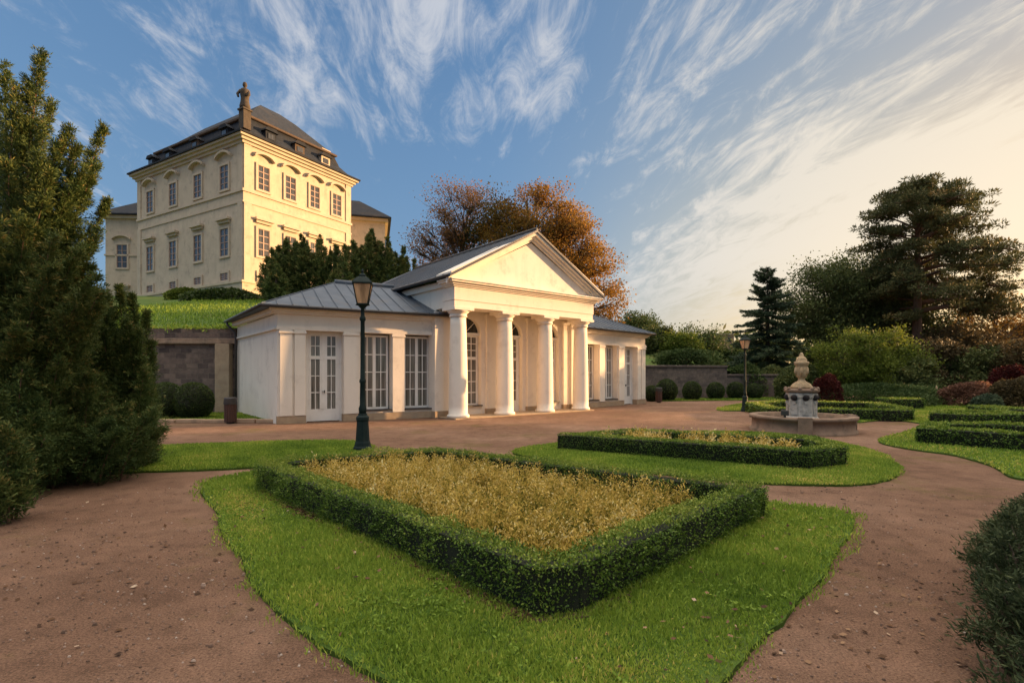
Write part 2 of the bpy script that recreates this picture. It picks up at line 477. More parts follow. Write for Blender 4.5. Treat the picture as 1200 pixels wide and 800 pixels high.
lawn_pts = {
    'lawn': [G(228, 568), G(300, 555), G(352, 546), G(500, 529), G(620, 540), G(760, 560), G(895, 592), G(1005, 600), G(1000, 620), G(965, 675),
             G(915, 730), G(850, 795), (.85, 2.45), (.35, 2.25), (-.25, 2.35), G(455, 800), G(360, 755), G(300, 695), G(268, 640), G(250, 595)],
    'lawn_b': [(-13, 8.4), G(0, 560), G(120, 556), G(300, 549.5), G(380, 545), G(436, 532), G(440, 524), G(412, 516.5), G(300, 519), G(190, 524), (-14, 11.2)],
    'lawn_c': [G(585, 530), G(655, 520.5), G(800, 505), G(935, 509), G(1030, 530), G(1058, 548), G(1050, 563), G(1010, 571), G(880, 568), G(740, 553), G(640, 540)],
    'lawn_d': [G(1022, 517), G(1060, 508), G(1090, 497), G(1035, 492), G(1000, 497), G(1005, 490), G(1100, 472), (30, 26), (22, 12), (12.2, 7.2), (10.0, 7.8), G(1185, 566), G(1168, 548), G(1120, 534), G(1055, 526)],
    'lawn_e': [G(832, 483), G(850, 476), G(905, 469), (24, 33.5), (26, 27), G(1000, 480), G(930, 480)],
    'lawn_f': [G(180, 495.5), G(300, 494.5), (-8.35, 17.85), (-11.6, 22.0), (-20, 22.1), (-18, 17.9)],
    'lawn_g': [(9, 31.6), (14, 32.6), (20, 33.6), (20, 36.5), (9, 33.9)],
}
lawn_poly = {}
for k, p in lawn_pts.items():
    q = smooth_poly(p, 3) if k not in ('lawn_f', 'lawn_g') else p
    if k not in ('lawn_f', 'lawn_g'):
        fine_ = []
        for i_ in range(len(q)):
            a_, b_ = np.array(q[i_]), np.array(q[(i_ + 1) % len(q)])
            m_n = max(1, int(np.linalg.norm(b_ - a_) / .12))
            for t_ in range(m_n): fine_.append(a_ + (b_ - a_) * t_ / m_n)
        A_ = np.array(fine_); A3 = np.c_[A_, A_[:, :1] * 0]
        A_ = A_ + np.c_[vnoise(A3, 3.5, 51), vnoise(A3, 3.5, 52)] * .030 + np.c_[vnoise(A3, 13, 53), vnoise(A3, 13, 54)] * .024
        q = [tuple(v_) for v_ in A_]
    lawn_poly[k] = q
labels = {'lawn': 'green lawn apron around the nearest box hedge', 'lawn_b': 'lawn strip beside the yews and near lamp',
          'lawn_c': 'lawn around the middle box hedge', 'lawn_d': 'lawn on the right around the small hedges',
          'lawn_e': 'small lawn by the far lamp post', 'lawn_f': 'grass strip in front of the retaining wall', 'lawn_g': 'grass strip under the far wall'}
def hedge_masks():
    return []
for k, poly in lawn_poly.items():
    m_ = MB()
    top = [(x, y, .035) for x, y in poly]
    cx = sum(p[0] for p in poly) / len(poly); cy = sum(p[1] for p in poly) / len(poly)
    n = len(poly)
    low = []
    for i, (x, y) in enumerate(poly):
        a = poly[i - 1]; b = poly[(i + 1) % n]
        tx, ty = b[0] - a[0], b[1] - a[1]; l = math.hypot(tx, ty) or 1
        low.append((x, y, -.01))
    m_.add(top + low, [tuple(range(n))] + [(i, (i + 1) % n, n + (i + 1) % n, n + i) for i in range(n)])
    tag(m_.build('lawn', M['turf']), labels[k], None, None, 'structure')

# grass blades
Vs, Ts = [], []
def blades(P, h, w, tintbase, clump=None):
    n = len(P)
    P3 = np.c_[P, np.full(n, .03)]
    lean = rng.normal(size=(n, 3)) * .45; lean[:, 2] = 1
    hh = h * rng.uniform(.55, 1.25, n)
    V = leaf_quads(P3, lean, hh, w)
    t = tintbase - .05 + .27 * vnoise(P3, 1.6, 3) + .18 * vnoise(P3, 6.0, 8) + rng.normal(0, .16, n)
    Vs.append(V); Ts.append(t)
def scatter(poly, dens, spread=0.0):
    A = np.array(poly)
    lo, hi = A.min(0) - spread, A.max(0) + spread
    n = int(dens * np.prod(hi - lo))
    P = rng.uniform(lo, hi, (n, 2))
    ins = in_poly(P, poly)
    if spread > 0:
        d = edge_dist(P, poly)
        ins |= (rng.uniform(size=n) < .9 * np.exp(-d / (spread * .3))) & (d < spread * (.45 + .6 * vnoise(np.c_[P, P[:, :1] * 0], 5.0, 9)))
    return P[ins]
for k, poly in lawn_poly.items():
    if k == 'lawn':
        P = scatter(poly, 9000, .2)
        d = np.hypot(P[:, 0], P[:, 1])
        keep = rng.uniform(size=len(P)) < np.clip(1.25 - d / 9.0, .35, 1)
        P = P[keep]; d = d[keep]
        ed = edge_dist(P, poly)
        worn = vnoise(np.c_[P, P[:, :1] * 0], 1.7, 61) + .6 * vnoise(np.c_[P, P[:, :1] * 0], 5.5, 62)
        keep = rng.uniform(size=len(P)) < np.clip(1.25 + .8 * worn, .12, 1) * np.clip(.35 + ed / .25, .35, 1)
        P = P[keep]; d = d[keep]
        big = vnoise(np.c_[P, P[:, :1] * 0], 2.2, 5)
        blades(P, .042 * (1 + .6 * big) + .0015 * d, .006 + .0011 * d, .5)
    elif k in ('lawn_b', 'lawn_c'):
        P = scatter(poly, 2300, .12)
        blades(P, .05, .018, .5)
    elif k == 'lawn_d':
        P = scatter(poly, 420, .1); blades(P, .06, .035, .55)
    elif k in ('lawn_f', 'lawn_e'):
        P = scatter(poly, 420, .1); blades(P, .07, .035, .5)
    else:
        P = scatter(poly, 250, .1); blades(P, .08, .05, .4)
# broad leaved weeds and clover in the near lawn
P = scatter(lawn_poly['lawn'], 90)
P = P[vnoise(np.c_[P, P[:, :1] * 0], 2.6, 71) > .05]
P = np.repeat(P, 9, 0) + rng.normal(0, .022, (len(P) * 9, 2))
P3 = np.c_[P, np.full(len(P), .045) + rng.uniform(0, .02, len(P))]
D = rng.normal(size=P3.shape); D[:, 2] = np.abs(D[:, 2]) * .5
Vs.append(leaf_quads(P3, D, rng.uniform(.018, .042, len(P3)), .016)); Ts.append(rng.normal(.30, .14, len(P3)))
# rough grass on the hill slope
P = rng.uniform((-24, 22.6), (-8, 46), (16000, 2))
P3 = np.array([(x, y, hill_h(x, y)) for x, y in P])
D = rng.normal(size=P3.shape) * .5; D[:, 2] = 1
Vs.append(leaf_quads(P3, D, rng.uniform(.10, .3, len(P3)), .05)); Ts.append(.30 + .25 * vnoise(P3, .7, 81) + rng.normal(0, .15, len(P3)))
o = quads_obj('grass', np.concatenate(Vs), np.concatenate(Ts), M['grass'])
tag(o, 'short green grass growing on the lawns', 'grass', None, 'stuff')

# loose pebbles on the nearest gravel
n = 15000
rr_ = 2.0 + 7.5 * rng.uniform(size=n) ** 1.3; aa_ = rng.uniform(R(-52), R(52), n)
P = np.c_[rr_ * np.sin(aa_), rr_ * np.cos(aa_)]
okp = ~in_poly(P, lawn_poly['lawn']) & ~in_poly(P, lawn_poly['lawn_b']) & ~in_poly(P, lawn_poly['lawn_c'])
okp &= rng.uniform(size=n) < np.clip(.5 + .9 * vnoise(np.c_[P, P[:, :1] * 0], 1.3, 91), .08, 1)
P = P[okp]; n = len(P)
Vp = []
sz = rng.uniform(.004, .013, n) * (1 + (rng.uniform(size=n) < .05) * 1.0)
rot = rng.uniform(0, 6.28, n)
def pv(k, rad, z): 
    a = rot + k * math.pi / 2
    return np.c_[P[:, 0] + np.cos(a) * sz * rad, P[:, 1] + np.sin(a) * sz * rad * .8, z]
top_ = np.c_[P, sz * .85]
ring = [pv(k, 1.0, sz * .12) for k in range(4)]
mid_r = [pv(k, .62, sz * .72) for k in range(4)]
for k in range(4):
    q = np.stack([ring[k], ring[(k + 1) % 4], mid_r[(k + 1) % 4], mid_r[k]], 1); Vp.append(q.reshape(-1, 3))
Vp.append(np.stack(mid_r, 1).reshape(-1, 3))
tt_ = np.tile(rng.beta(1.3, 1.8, n), 5)
M['pebble'] = foliage('pebble_stone', [(0, (.09, .058, .042)), (.4, (.19, .12, .085)), (.75, (.29, .20, .15)), (1, (.50, .42, .35))], 0.0, .9, .2)
tag(quads_obj('pebbles', np.concatenate(Vp), tt_, M['pebble']), 'small loose pebbles on the gravel path', 'pebbles', None, 'stuff')

# fallen leaves on the gravel and grass
Pl = []
for (cx, cy, sx, sy, n) in ((2.0, 2.7, .8, 1.0, 170), (3.0, 5.2, 1.0, 1.4, 220), (-3.6, 4.6, 1.2, 1.4, 240), (1.4, 3.0, .5, .5, 60), (-1.8, 6.0, 1.5, 1.3, 30), (4.2, 8, 1.5, 1.5, 120), (-1.0, 5.2, .7, .9, 60)):
    Pl.append(np.c_[rng.normal(size=(n, 2)) * (sx, sy) + (cx, cy), np.full(n, .012)])
Pl = np.concatenate(Pl)
ing = in_poly(Pl[:, :2], lawn_poly['lawn'])
Pl[ing, 2] = .07
Dl = rng.normal(size=Pl.shape); Dl[:, 2] *= .25
Nl = rng.normal(size=Pl.shape) * .35; Nl[:, 2] = 1
lt = rng.beta(1.0, 1.6, len(Pl)) 
sz = rng.uniform(.02, .055, len(Pl))
V = leaf_quads(Pl, Dl, sz, sz * rng.uniform(.5, .9, len(Pl)), nrm(Nl))
tag(quads_obj('fallen_leaves', V, lt, M['litter']), 'brown and pale fallen leaves scattered on paths and lawn', 'leaves', None, 'stuff')

# ------------------------------------------------------------------ box hedges
def sweep_leaves(quad_faces, dens, size, bump=.03, sc=5.0, seed=0, tint0=.40, top_light=.36):
    """leaves over a list of quads (4 points each, outward normal by order)"""
    Ps, Ns = [], []
    for q in quad_faces:
        a, b, c, d = (np.array(p, float) for p in q)
        n = np.cross(b - a, d - a); area = np.linalg.norm(n)
        if area < 1e-6: continue
        n /= area
        k = max(4, int(area * dens))
        s, t = rng.uniform(size=k), rng.uniform(size=k)
        P = a + (b - a) * s[:, None] * (1 - t[:, None]) + (c - d) * s[:, None] * t[:, None] + (d - a) * t[:, None]
        gap = vnoise(P, sc * 1.6, seed + 7) + .5 * vnoise(P, sc * 5, seed + 8)
        P = P[rng.uniform(size=k) < np.clip(1.1 + .9 * gap + (.35 if n[2] > .5 else 0), .55, 1)]; k = len(P)
        Ps.append(P); Ns.append(np.tile(n, (k, 1)))
    P = np.concatenate(Ps); N = np.concatenate(Ns)
    disp = bump * (vnoise(P, sc, seed) + .8 * vnoise(P, sc * 3.6, seed + 1)) + rng.normal(0, bump * .5, len(P))
    P = P + N * disp[:, None]
    D = nrm(N * .8 + rng.normal(size=P.shape) * .75 + np.array([0, 0, .25]))
    L = size * rng.uniform(.6, 1.25, len(P))
    V = leaf_quads(P - D * L[:, None] * .4, D, L, L * .62)
    t = tint0 + .16 * vnoise(P, sc * .7, seed + 2) + top_light * np.clip(N[:, 2], 0, 1) + rng.normal(0, .16, len(P)) + 1.6 * disp  # tops tinted lighter than the sides: daylight from above put into the leaf colour
    return V, t

def hedge_ring(name, label, pts, w, h, dens, size, group=None, closed=True, bump=.025):
    """low clipped hedge along a polygon; pts are the outer ground corners (ccw seen from above), hedge grows inwards"""
    n = len(pts)
    A = np.array(pts, float)
    if closed:
        inner = []
        for i in range(n):
            p0, p1, p2 = A[i - 1], A[i], A[(i + 1) % n]
            d1 = (p1 - p0) / np.linalg.norm(p1 - p0); d2 = (p2 - p1) / np.linalg.norm(p2 - p1)
            n1 = np.array([-d1[1], d1[0]]); n2 = np.array([-d2[1], d2[0]])
            b = n1 + n2; b = b / np.linalg.norm(b)
            inner.append(p1 + b * w / max(.35, b @ n1))
        I = np.array(inner)
        segs = [(i, (i + 1) % n) for i in range(n)]
    else:
        I = []
        for i in range(n):
            d = A[min(i + 1, n - 1)] - A[max(i - 1, 0)]; d = d / np.linalg.norm(d)
            I.append(A[i] + np.array([-d[1], d[0]]) * w)
        I = np.array(I)
        segs = [(i, i + 1) for i in range(n - 1)]
    c = A.mean(0)
    base = (float(c[0]), float(c[1]), 0.03)
    root = thing(name, label, 'hedge', base, 0, group)
    quads = []
    core = MB()
    e = .04
    for i, j in segs:
        a, b, ib, ia = A[i], A[j], I[j], I[i]
        P = lambda p, z: (p[0], p[1], z)
        z0, z1 = .03, h
        quads += [(P(a, z0), P(b, z0), P(b, z1), P(a, z1)), (P(a, z1), P(b, z1), P(ib, z1), P(ia, z1)),
                  (P(ib, z0), P(ia, z0), P(ia, z1), P(ib, z1))]
        mid = (a + b + ib + ia) / 4
        sh = lambda p: mid + (p - mid) * (1 - 0.0) 
        ins = w * .13
        da = (b - a) / np.linalg.norm(b - a); na = np.array([-da[1], da[0]])
        core.hexa([P(a + na * ins, .0), P(b + na * ins, .0), P(ib - na * ins, .0), P(ia - na * ins, .0),
                   P(a + na * ins, h - e), P(b + na * ins, h - e), P(ib - na * ins, h - e), P(ia - na * ins, h - e)])
    if not closed:
        P = lambda p, z: (p[0], p[1], z)
        quads += [(P(I[0], .03), P(A[0], .03), P(A[0], h), P(I[0], h)), (P(A[-1], .03), P(I[-1], .03), P(I[-1], h), P(A[-1], h))]
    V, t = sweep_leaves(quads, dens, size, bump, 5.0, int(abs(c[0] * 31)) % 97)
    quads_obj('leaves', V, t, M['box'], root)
    core.build('stems', M['bed_core'], root)
    return root

M['bed_core'] = surf('dark_hedge_core', (.010, .014, .006), (.020, .022, .011), 20, .95)  # near-black solid core; the shade between the leaves is put into its colour

near = [(-3.72, 7.45), (.16, 3.47), (.50, 3.55), (2.97, 6.0), (-1.30, 9.1), (-3.2, 8.15)]
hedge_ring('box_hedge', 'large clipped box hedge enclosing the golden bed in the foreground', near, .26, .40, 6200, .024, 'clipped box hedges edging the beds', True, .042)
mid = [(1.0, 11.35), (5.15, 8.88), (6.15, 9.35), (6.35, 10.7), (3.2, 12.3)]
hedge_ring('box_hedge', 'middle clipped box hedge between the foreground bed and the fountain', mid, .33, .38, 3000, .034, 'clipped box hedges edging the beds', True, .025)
hedge_ring('box_hedge', 'long clipped box hedge at the right edge nearest the path', [(12.2, 13.6), (10.0, 13.4), (9.75, 12.4), (10.9, 11.0), (13.6, 11.5)][::-1] and [(9.75, 12.35), (11.2, 10.75), (13.6, 11.4), (12.9, 13.6), (11.1, 13.7)], .45, .42, 1100, .055, 'clipped box hedges edging the beds')
hedge_ring('box_hedge', 'box hedge behind the nearest hedge on the right lawn', [(13.6, 16.7), (14.1, 15.9), (16.2, 16.1), (17.0, 17.6), (14.9, 17.8)], .5, .45, 800, .06, 'clipped box hedges edging the beds')
hedge_ring('box_hedge', 'small block of box hedge farthest right on the lawn', [(17.4, 18.2), (18.6, 18.1), (19.3, 20.4), (18.1, 20.4)], .5, .45, 700, .06, 'clipped box hedges edging the beds')
hedge_ring('box_hedge', 'box hedge bed directly behind the fountain', [(9.6, 19.2), (14.2, 18.1), (15.2, 19.4), (16.4, 23.2), (12.6, 24.5), (10.5, 23.0)], .5, .42, 600, .07, 'clipped box hedges edging the beds')
hedge_ring('box_hedge', 'small square box hedge at the far edge of the lawn', [(18.1, 24.5), (19.6, 24.3), (20.1, 25.9), (18.5, 26.1)], .6, .5, 500, .07, 'clipped box hedges edging the beds')

# golden plants in the beds
def bed(poly, dens, h, leafL, label, tint0=.47, nsp=42, nl=12):
    C_ = scatter(poly, dens)
    keepc = []
    for c in C_:                         # plants keep a little distance from each other
        if all((c[0] - k[0]) ** 2 + (c[1] - k[1]) ** 2 > .155 ** 2 for k in keepc): keepc.append(c)
    C_ = np.array(keepc)
    Vs, Ts = [], []
    for c in C_:
        hp = h * rng.uniform(.72, 1.15); rad = rng.uniform(.13, .21); tp_ = rng.normal(0, .10)
        a = rng.uniform(0, 6.283, nsp); q = rng.uniform(0, 1, nsp) ** .6
        lean = np.c_[np.cos(a), np.sin(a)] * (q * rad)[:, None]
        hs_ = hp * (1 - .45 * q ** 2) * rng.uniform(.75, 1.12, nsp)
        f = np.tile((np.arange(nl) + .7) / nl, (nsp, 1)) + rng.normal(0, .03, (nsp, nl))
        Q = np.empty((nsp, nl, 3))
        Q[..., :2] = c + lean[:, None] * (f ** 1.1)[..., None]
        Q[..., 2] = hs_[:, None] * f + .03
        Q = Q.reshape(-1, 3) + rng.normal(0, .012, (nsp * nl, 3))
        D = rng.normal(size=Q.shape) * .7; D[:, 2] = np.abs(D[:, 2]) * .7 + .35
        L = leafL * rng.uniform(.6, 1.3, len(Q)) * (1.15 - .35 * f.ravel())
        Vs.append(leaf_quads(Q, D, L, L * .4))
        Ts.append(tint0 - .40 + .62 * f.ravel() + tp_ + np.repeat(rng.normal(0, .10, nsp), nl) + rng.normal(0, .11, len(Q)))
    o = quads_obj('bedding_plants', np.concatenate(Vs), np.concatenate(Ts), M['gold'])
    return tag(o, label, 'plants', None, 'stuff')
def inset(pts, d):
    A = np.array(pts); c = A.mean(0)
    return [tuple(c + (p - c) * (1 - d / np.linalg.norm(p - c))) for p in A]
near_in = [(-3.2, 7.47), (.2, 4.05), (.46, 4.1), (2.05, 5.95), (-1.27, 8.7), (-2.98, 8.0)]
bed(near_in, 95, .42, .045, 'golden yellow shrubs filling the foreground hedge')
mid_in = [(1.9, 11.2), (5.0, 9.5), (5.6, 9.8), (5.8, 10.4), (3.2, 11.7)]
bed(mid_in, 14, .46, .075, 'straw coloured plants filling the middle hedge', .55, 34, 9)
for poly in (near, mid):
    m_ = MB(); m_.prism(inset(poly, -.05), .0, .042); tag(m_.build('bed_soil', M['soil']), 'bare brown soil under the hedge', None, None, 'structure')
# bare earth strip with litter along the left foot of the near hedge
n = 1500
s = rng.uniform(0.05, 1, n)
a = np.array(near[0]); b = np.array(near[1])
dirv = (b - a) / np.linalg.norm(b - a)
P = a + (b - a) * s[:, None] + np.array([dirv[1], -dirv[0]]) * np.abs(rng.normal(0, .07, n))[:, None]
P3 = np.c_[P, np.full(n, .05)]
D = rng.normal(size=P3.shape); D[:, 2] *= .3
tag(quads_obj('leaf_litter', leaf_quads(P3, D, .035, .02), rng.beta(1.2, 2.2, n), M['litter']), 'brown litter along the foot of the foreground hedge', 'leaves', None, 'stuff')

# ------------------------------------------------------------------ pavilion
pav = thing('garden_pavilion', 'cream neoclassical garden pavilion with columned portico and metal roofs', 'pavilion', (-7.92, 17.29, 0))
FL = frame(-7.92, 17.29, R(29))
FP = frame(-2.05, 19.5, R(39.5))
FR0 = frame(3.1, 25.0, R(43.6))
WL = 6.24
FRm = lambda u, n, z: FR0(WL - u, n, z)       # the right wing mirrors the left one
EAVE = 4.0

def glazing(F, u0, u1, z0, z1, n, cols, rows, parent, kind, transom=None, door=False, solid=0.0, pmat=None):
    """white frame with glazing bars and panes, standing in an opening"""
    fr = MB(); t = .075; d = .07
    fr.box(F, u0, u0 + t, n - d, n, z0, z1); fr.box(F, u1 - t, u1, n - d, n, z0, z1)
    fr.box(F, u0 + t, u1 - t, n - d, n, z1 - t, z1)
    fr.box(F, u0 + t, u1 - t, n - d, n, z0, z0 + (t if not solid else solid))
    um = (u0 + u1) / 2
    fr.box(F, um - .055, um + .055, n - d, n + .015, z0 + (solid or t), z1 - t)
    tz = []
    if transom:
        fr.box(F, u0 + t, u1 - t, n - d, n + .02, transom - .06, transom + .06)
    lo = z0 + (solid or t)
    for (a, b) in ((u0 + t, um - .055), (um + .055, u1 - t)):
        if door:   # leaf stiles
            fr.box(F, a + .002, a + .07, n - d + .01, n + .008, lo, z1 - t); fr.box(F, b - .07, b - .002, n - d + .01, n + .008, lo, z1 - t)
            a, b = a + .07, b - .07
        for c in range(1, cols):
            u = a + (b - a) * c / cols
            fr.box(F, u - .014, u + .014, n - .05, n - .006, lo, z1 - t)
        if transom:
            spans = [(lo, transom - .06, rows), (transom + .06, z1 - t, max(1, rows - 1))]
        else:
            spans = [(lo, z1 - t, rows)]
        for (p, q, rr) in spans:
            for r in range(1, rr):
                z = p + (q - p) * r / rr
                fr.box(F, a, b, n - .048, n - .004, z - .016, z + .016)
    fo = fr.build(kind, M['white'], parent)
    pa = MB()
    pa.box(F, u0 + t * .5, u1 - t * .5, n - .045, n - .035, lo - .01, z1 - t * .5)
    pa.build('pane', pmat or M['pane'], fo)
    if door:
        h = MB(); h.box(F, um + .02, um + .045, n + .015, n + .06, 1.02, 1.12); h.box(F, um - .06, um + .03, n + .05, n + .065, 1.06, 1.085)
        h.build('handle', M['gutter'], fo)
    return fo

OPEN = [(.90, 2.14, 0.02, 'door'), (2.74, 3.90, .34, 'window'), (4.40, 5.52, .34, 'window')]
PIL = [(.07, .46), (.53, .88), (2.16, 2.66), (3.92, 4.37), (5.54, 5.98)]
def wing(F, length, side_a, mirrored):
    TH = .45; LZ = 3.2
    w = MB()
    edges = [0.0] + [e for o_ in OPEN for e in o_[:2]] + [length]
    for i in range(0, len(edges), 2):
        w.box(F, edges[i], edges[i + 1], -TH, 0, .27, LZ)
    for (a, b, z, k) in OPEN:
        if z > .1:
            w.box(F, a, b, -TH, -.001, .27, z)
    w.box(F, 0, length, -TH, -.0005, LZ, 3.74)
    w.build('wall', M['cream'], pav)
    # front plinth, interrupted at the door
    for a, b in ((-.03, OPEN[0][0]), (OPEN[0][1], length)):
        pl = MB(); pl.box(F, a, b, -TH, .05, 0, .27); pl.build('plinth', M['plinth'], pav, .012)
    for a, b in PIL:
        p = MB(); p.box(F, a, b, .0, .07, .272, 3.08)
        p.box(F, a - .035, b + .035, .0, .105, 3.08, 3.15); p.box(F, a - .015, b + .015, .0, .085, 3.15, 3.2)
        p.build('pilaster', M['cream'], pav, .006)
    ar = MB()
    ar.box(F, -.04, length, .0, .075, 3.203, 3.30); ar.box(F, -.02, length, .0, .05, 3.302, 3.36)
    ar.build('architrave', M['cream'], pav)
    co = MB()
    for (n1, z0, z1) in ((.10, 3.742, 3.80), (.17, 3.802, 3.87), (.25, 3.872, 3.93)):
        co.box(F, -n1, length, -.3, n1, z0, z1)
    co.build('cornice', M['cream'], pav)
    for (a, b, z, k) in OPEN:
        if k == 'door':
            glazing(F, a + .06, b - .06, .03, 3.12, -.3, 2, 3, pav, 'door', transom=2.28, door=True, solid=.42)
            cs = MB(); cs.box(F, a, a + .06, -.36, -.26, .0, 3.19); cs.box(F, b - .06, b, -.36, -.26, 0, 3.19); cs.box(F, a + .06, b - .06, -.36, -.26, 3.12, 3.19)
            cs.build('door_casing', M['white'], pav)
        else:
            glazing(F, a + .05, b - .05, z + .05, 3.15, -.3, 2, 4, pav, 'window')
            sl = MB(); sl.box(F, a - .02, b + .02, -.40, .06, z, z + .045); sl.build('window_sill', M['gutter'], pav)
wing(FL, 6.3, None, False)
wing(FRm, 6.3, None, True)

# side walls, back walls and interiors of the wings
def quad_wall(a, b, th, z0, z1):
    a = np.array(a); b = np.array(b); d = (b - a) / np.linalg.norm(b - a); n = np.array([-d[1], d[0]]) * th
    m_ = MB()
    pts = [a, b, b + n, a + n]
    m_.prism([tuple(p) for p in pts], z0, z1)
    return m_
c1 = np.array(FL(0, -.451, 0)[:2]); c0 = np.array([-7.92, 17.29])
back = np.array([-math.sin(R(39)), math.cos(R(39))])
sideend = c0 + back * 6.4
quad_wall(c0 + back * .003 + np.array(FL(.001, 0, 0)[:2]) - c0, sideend, -.4, .0, 3.74).build('wall', M['cream'], pav)
# frieze band on the side wall under the eave
nside = np.array([-back[1], back[0]])
m_ = MB(); m_.prism([tuple(c0 + nside * .0 + back * .05), tuple(c0 + nside * .10 + back * .05), tuple(sideend + nside * .10), tuple(sideend)], 3.2, 3.27)
m_.prism([tuple(c0 + nside * .0 + back * .02), tuple(c0 + nside * .20 + back * .02), tuple(sideend + nside * .20), tuple(sideend)], 3.76, 3.925)
m_.build('cornice', M['cream'], pav)
lb = np.array(FL(6.3, -6.2, 0)[:2])
quad_wall(sideend, lb, .4, 0, 3.7).build('wall', M['cream'], pav)
re_ = np.array(FRm(0, -.451, 0)[:2]); rback = np.array(FRm(0, -6.2, 0)[:2]); rin = np.array(FRm(6.3, -6.2, 0)[:2])
quad_wall(re_, rback, .4, 0, 3.74).build('wall', M['cream'], pav)
quad_wall(rback, rin, .4, 0, 3.7).build('wall', M['cream'], pav)

# hip roofs of the wings with standing seams
def hip_roof(corners, ridge, name_seams=True, th=.07):
    """corners: front-outer, front-inner, back-inner, back-outer (3d); ridge: outer, inner"""
    fo, fi, bi, bo = (Vector(c) for c in corners); ro, ri = (Vector(r) for r in ridge)
    m_ = MB()
    top = [fo, fi, bi, bo, ro, ri]
    bot = [p - Vector((0, 0, th)) for p in top[:4]]
    m_.add(top + bot, [(0, 1, 5, 4), (3, 0, 4), (2, 3, 4, 5), (0, 6, 7, 1), (3, 9, 6, 0), (2, 8, 9, 3), (9, 8, 7, 6), (1, 7, 8, 2), (1, 2, 5)])
    ro_ = m_.build('roof', M['zinc'], pav)
    sm = MB()
    def seam(a, b):
        d = (b - a)
        up = Vector((0, 0, .028))
        sm.tube([a + up * .5, b + up * .5], .02, 4, False)
    L = (fi - fo).length
    k = int(L / .48)
    dvec = (fi - fo) / L
    for i in range(1, k):
        a = fo + dvec * (L * i / k)
        # direction up the slope: from eave towards the ridge line at right angles to the eave
        t = (a - fo).dot(dvec)
        tr0 = (ro - fo).dot(dvec); tr1 = (ri - fo).dot(dvec)
        if t <= tr0: b = fo.lerp(ro, t / tr0)
        else: b = ro.lerp(ri, min(1, (t - tr0) / max(.01, tr1 - tr0)))
        seam(a, b)
    L2 = (bo - fo).length; d2 = (bo - fo) / L2
    k2 = int(L2 / .5)
    tm = (ro - fo).dot(d2)
    for i in range(1, k2):
        t = L2 * i / k2; a = fo + d2 * t
        b = fo.lerp(ro, t / tm) if t < tm else ro.lerp(bo, (t - tm) / (L2 - tm))
        seam(a, b)
    seam(fo, ro); seam(bo, ro); seam(ro, ri)
    sm.build('roof_seams', M['zinc'], ro_)
    # gutter
    g = MB()
    for a, b in ((fo, fi), (bo, fo)):
        g.tube([a - Vector((0, 0, .05)), b - Vector((0, 0, .05))], .055, 8)
    g.build('gutter', M['gutter'], ro_)
    return ro_
OV = .42
so = c0 + nside * OV
fo = np.array(FL(-OV - .1, OV, 0)[:2]); bo = sideend + nside * OV + back * .3
fi = np.array(FL(6.2, OV, 0)[:2]); bi = np.array(FL(6.2, -6.5, 0)[:2])
mo_ = c0 + back * 3.3 + np.array(FL(3.0, 0, 0)[:2]) - c0
mi_ = np.array(FL(7.4, -3.3, 0)[:2])
hip_roof([(*fo, 4.0), (*fi, 4.0), (*bi, 4.0), (*bo, 4.0)], [(*mo_, 5.5), (*mi_, 5.5)])
# raised ridge cap on the left wing
m_ = MB(); a = Vector((*mo_, 5.5)); b = Vector((*mi_, 5.5)); d = (b - a)
m_.tube([a + d * .0, a + d * .5], .13, 6); m_.build('ridge_cap', M['zinc'], pav)
fo = FRm(-OV, OV, 4.0); fi = FRm(6.2, OV, 4.0); bi = FRm(6.2, -6.5, 4.0); bo = FRm(-OV, -6.5, 4.0)
hip_roof([fo, fi, bi, bo], [FRm(3.0, -3.2, 5.5), FRm(7.4, -3.2, 5.5)])

# downpipe on the left gable end
e_ = sideend + nside * .12 - back * .35
dp = MB(); dp.tube([(*(sideend + nside * .42 - back * .1), 3.93), (*(sideend + nside * .40 - back * .15), 3.78), (*(e_ + nside * .02), 3.45), (*e_, 3.25), (*e_, .0)], .05, 8)
dp.build('downpipe', M['gutter'], pav)

# portico ---------------------------------------------------------------
CU = [0, 2.263, 4.527, 6.79]
NB = -.95                                    # porch back wall
UL, UR = -.42, 7.21
bays = [1.13, 3.395, 5.66]
def arch_wall(F, n0, n1):
    w = MB(); hw = .65; zs = 3.36; top = 4.25
    us = [UL] 
    for b in bays: us += [b - hw, b + hw]
    us += [UR]
    for i in range(0, len(us), 2):
        w.box(F, us[i], us[i + 1], n0, n1, 0, top)
    for bi_, b in enumerate(bays):
        K = 14
        for k in range(K):
            a0 = math.pi - math.pi * k / K; a1 = math.pi - math.pi * (k + 1) / K
            p0 = (b + hw * math.cos(a0), zs + hw * math.sin(a0)); p1 = (b + hw * math.cos(a1), zs + hw * math.sin(a1))
            w.extrude(F, [p0, p1, (p1[0], top), (p0[0], top)], n0, n1)
        if bi_ != 1:
            w.box(F, b - hw, b + hw, n0, n1 - .02, 0, .36)
    return w
arch_wall(FP, NB - .45, NB).build('wall', M['cream'], pav)
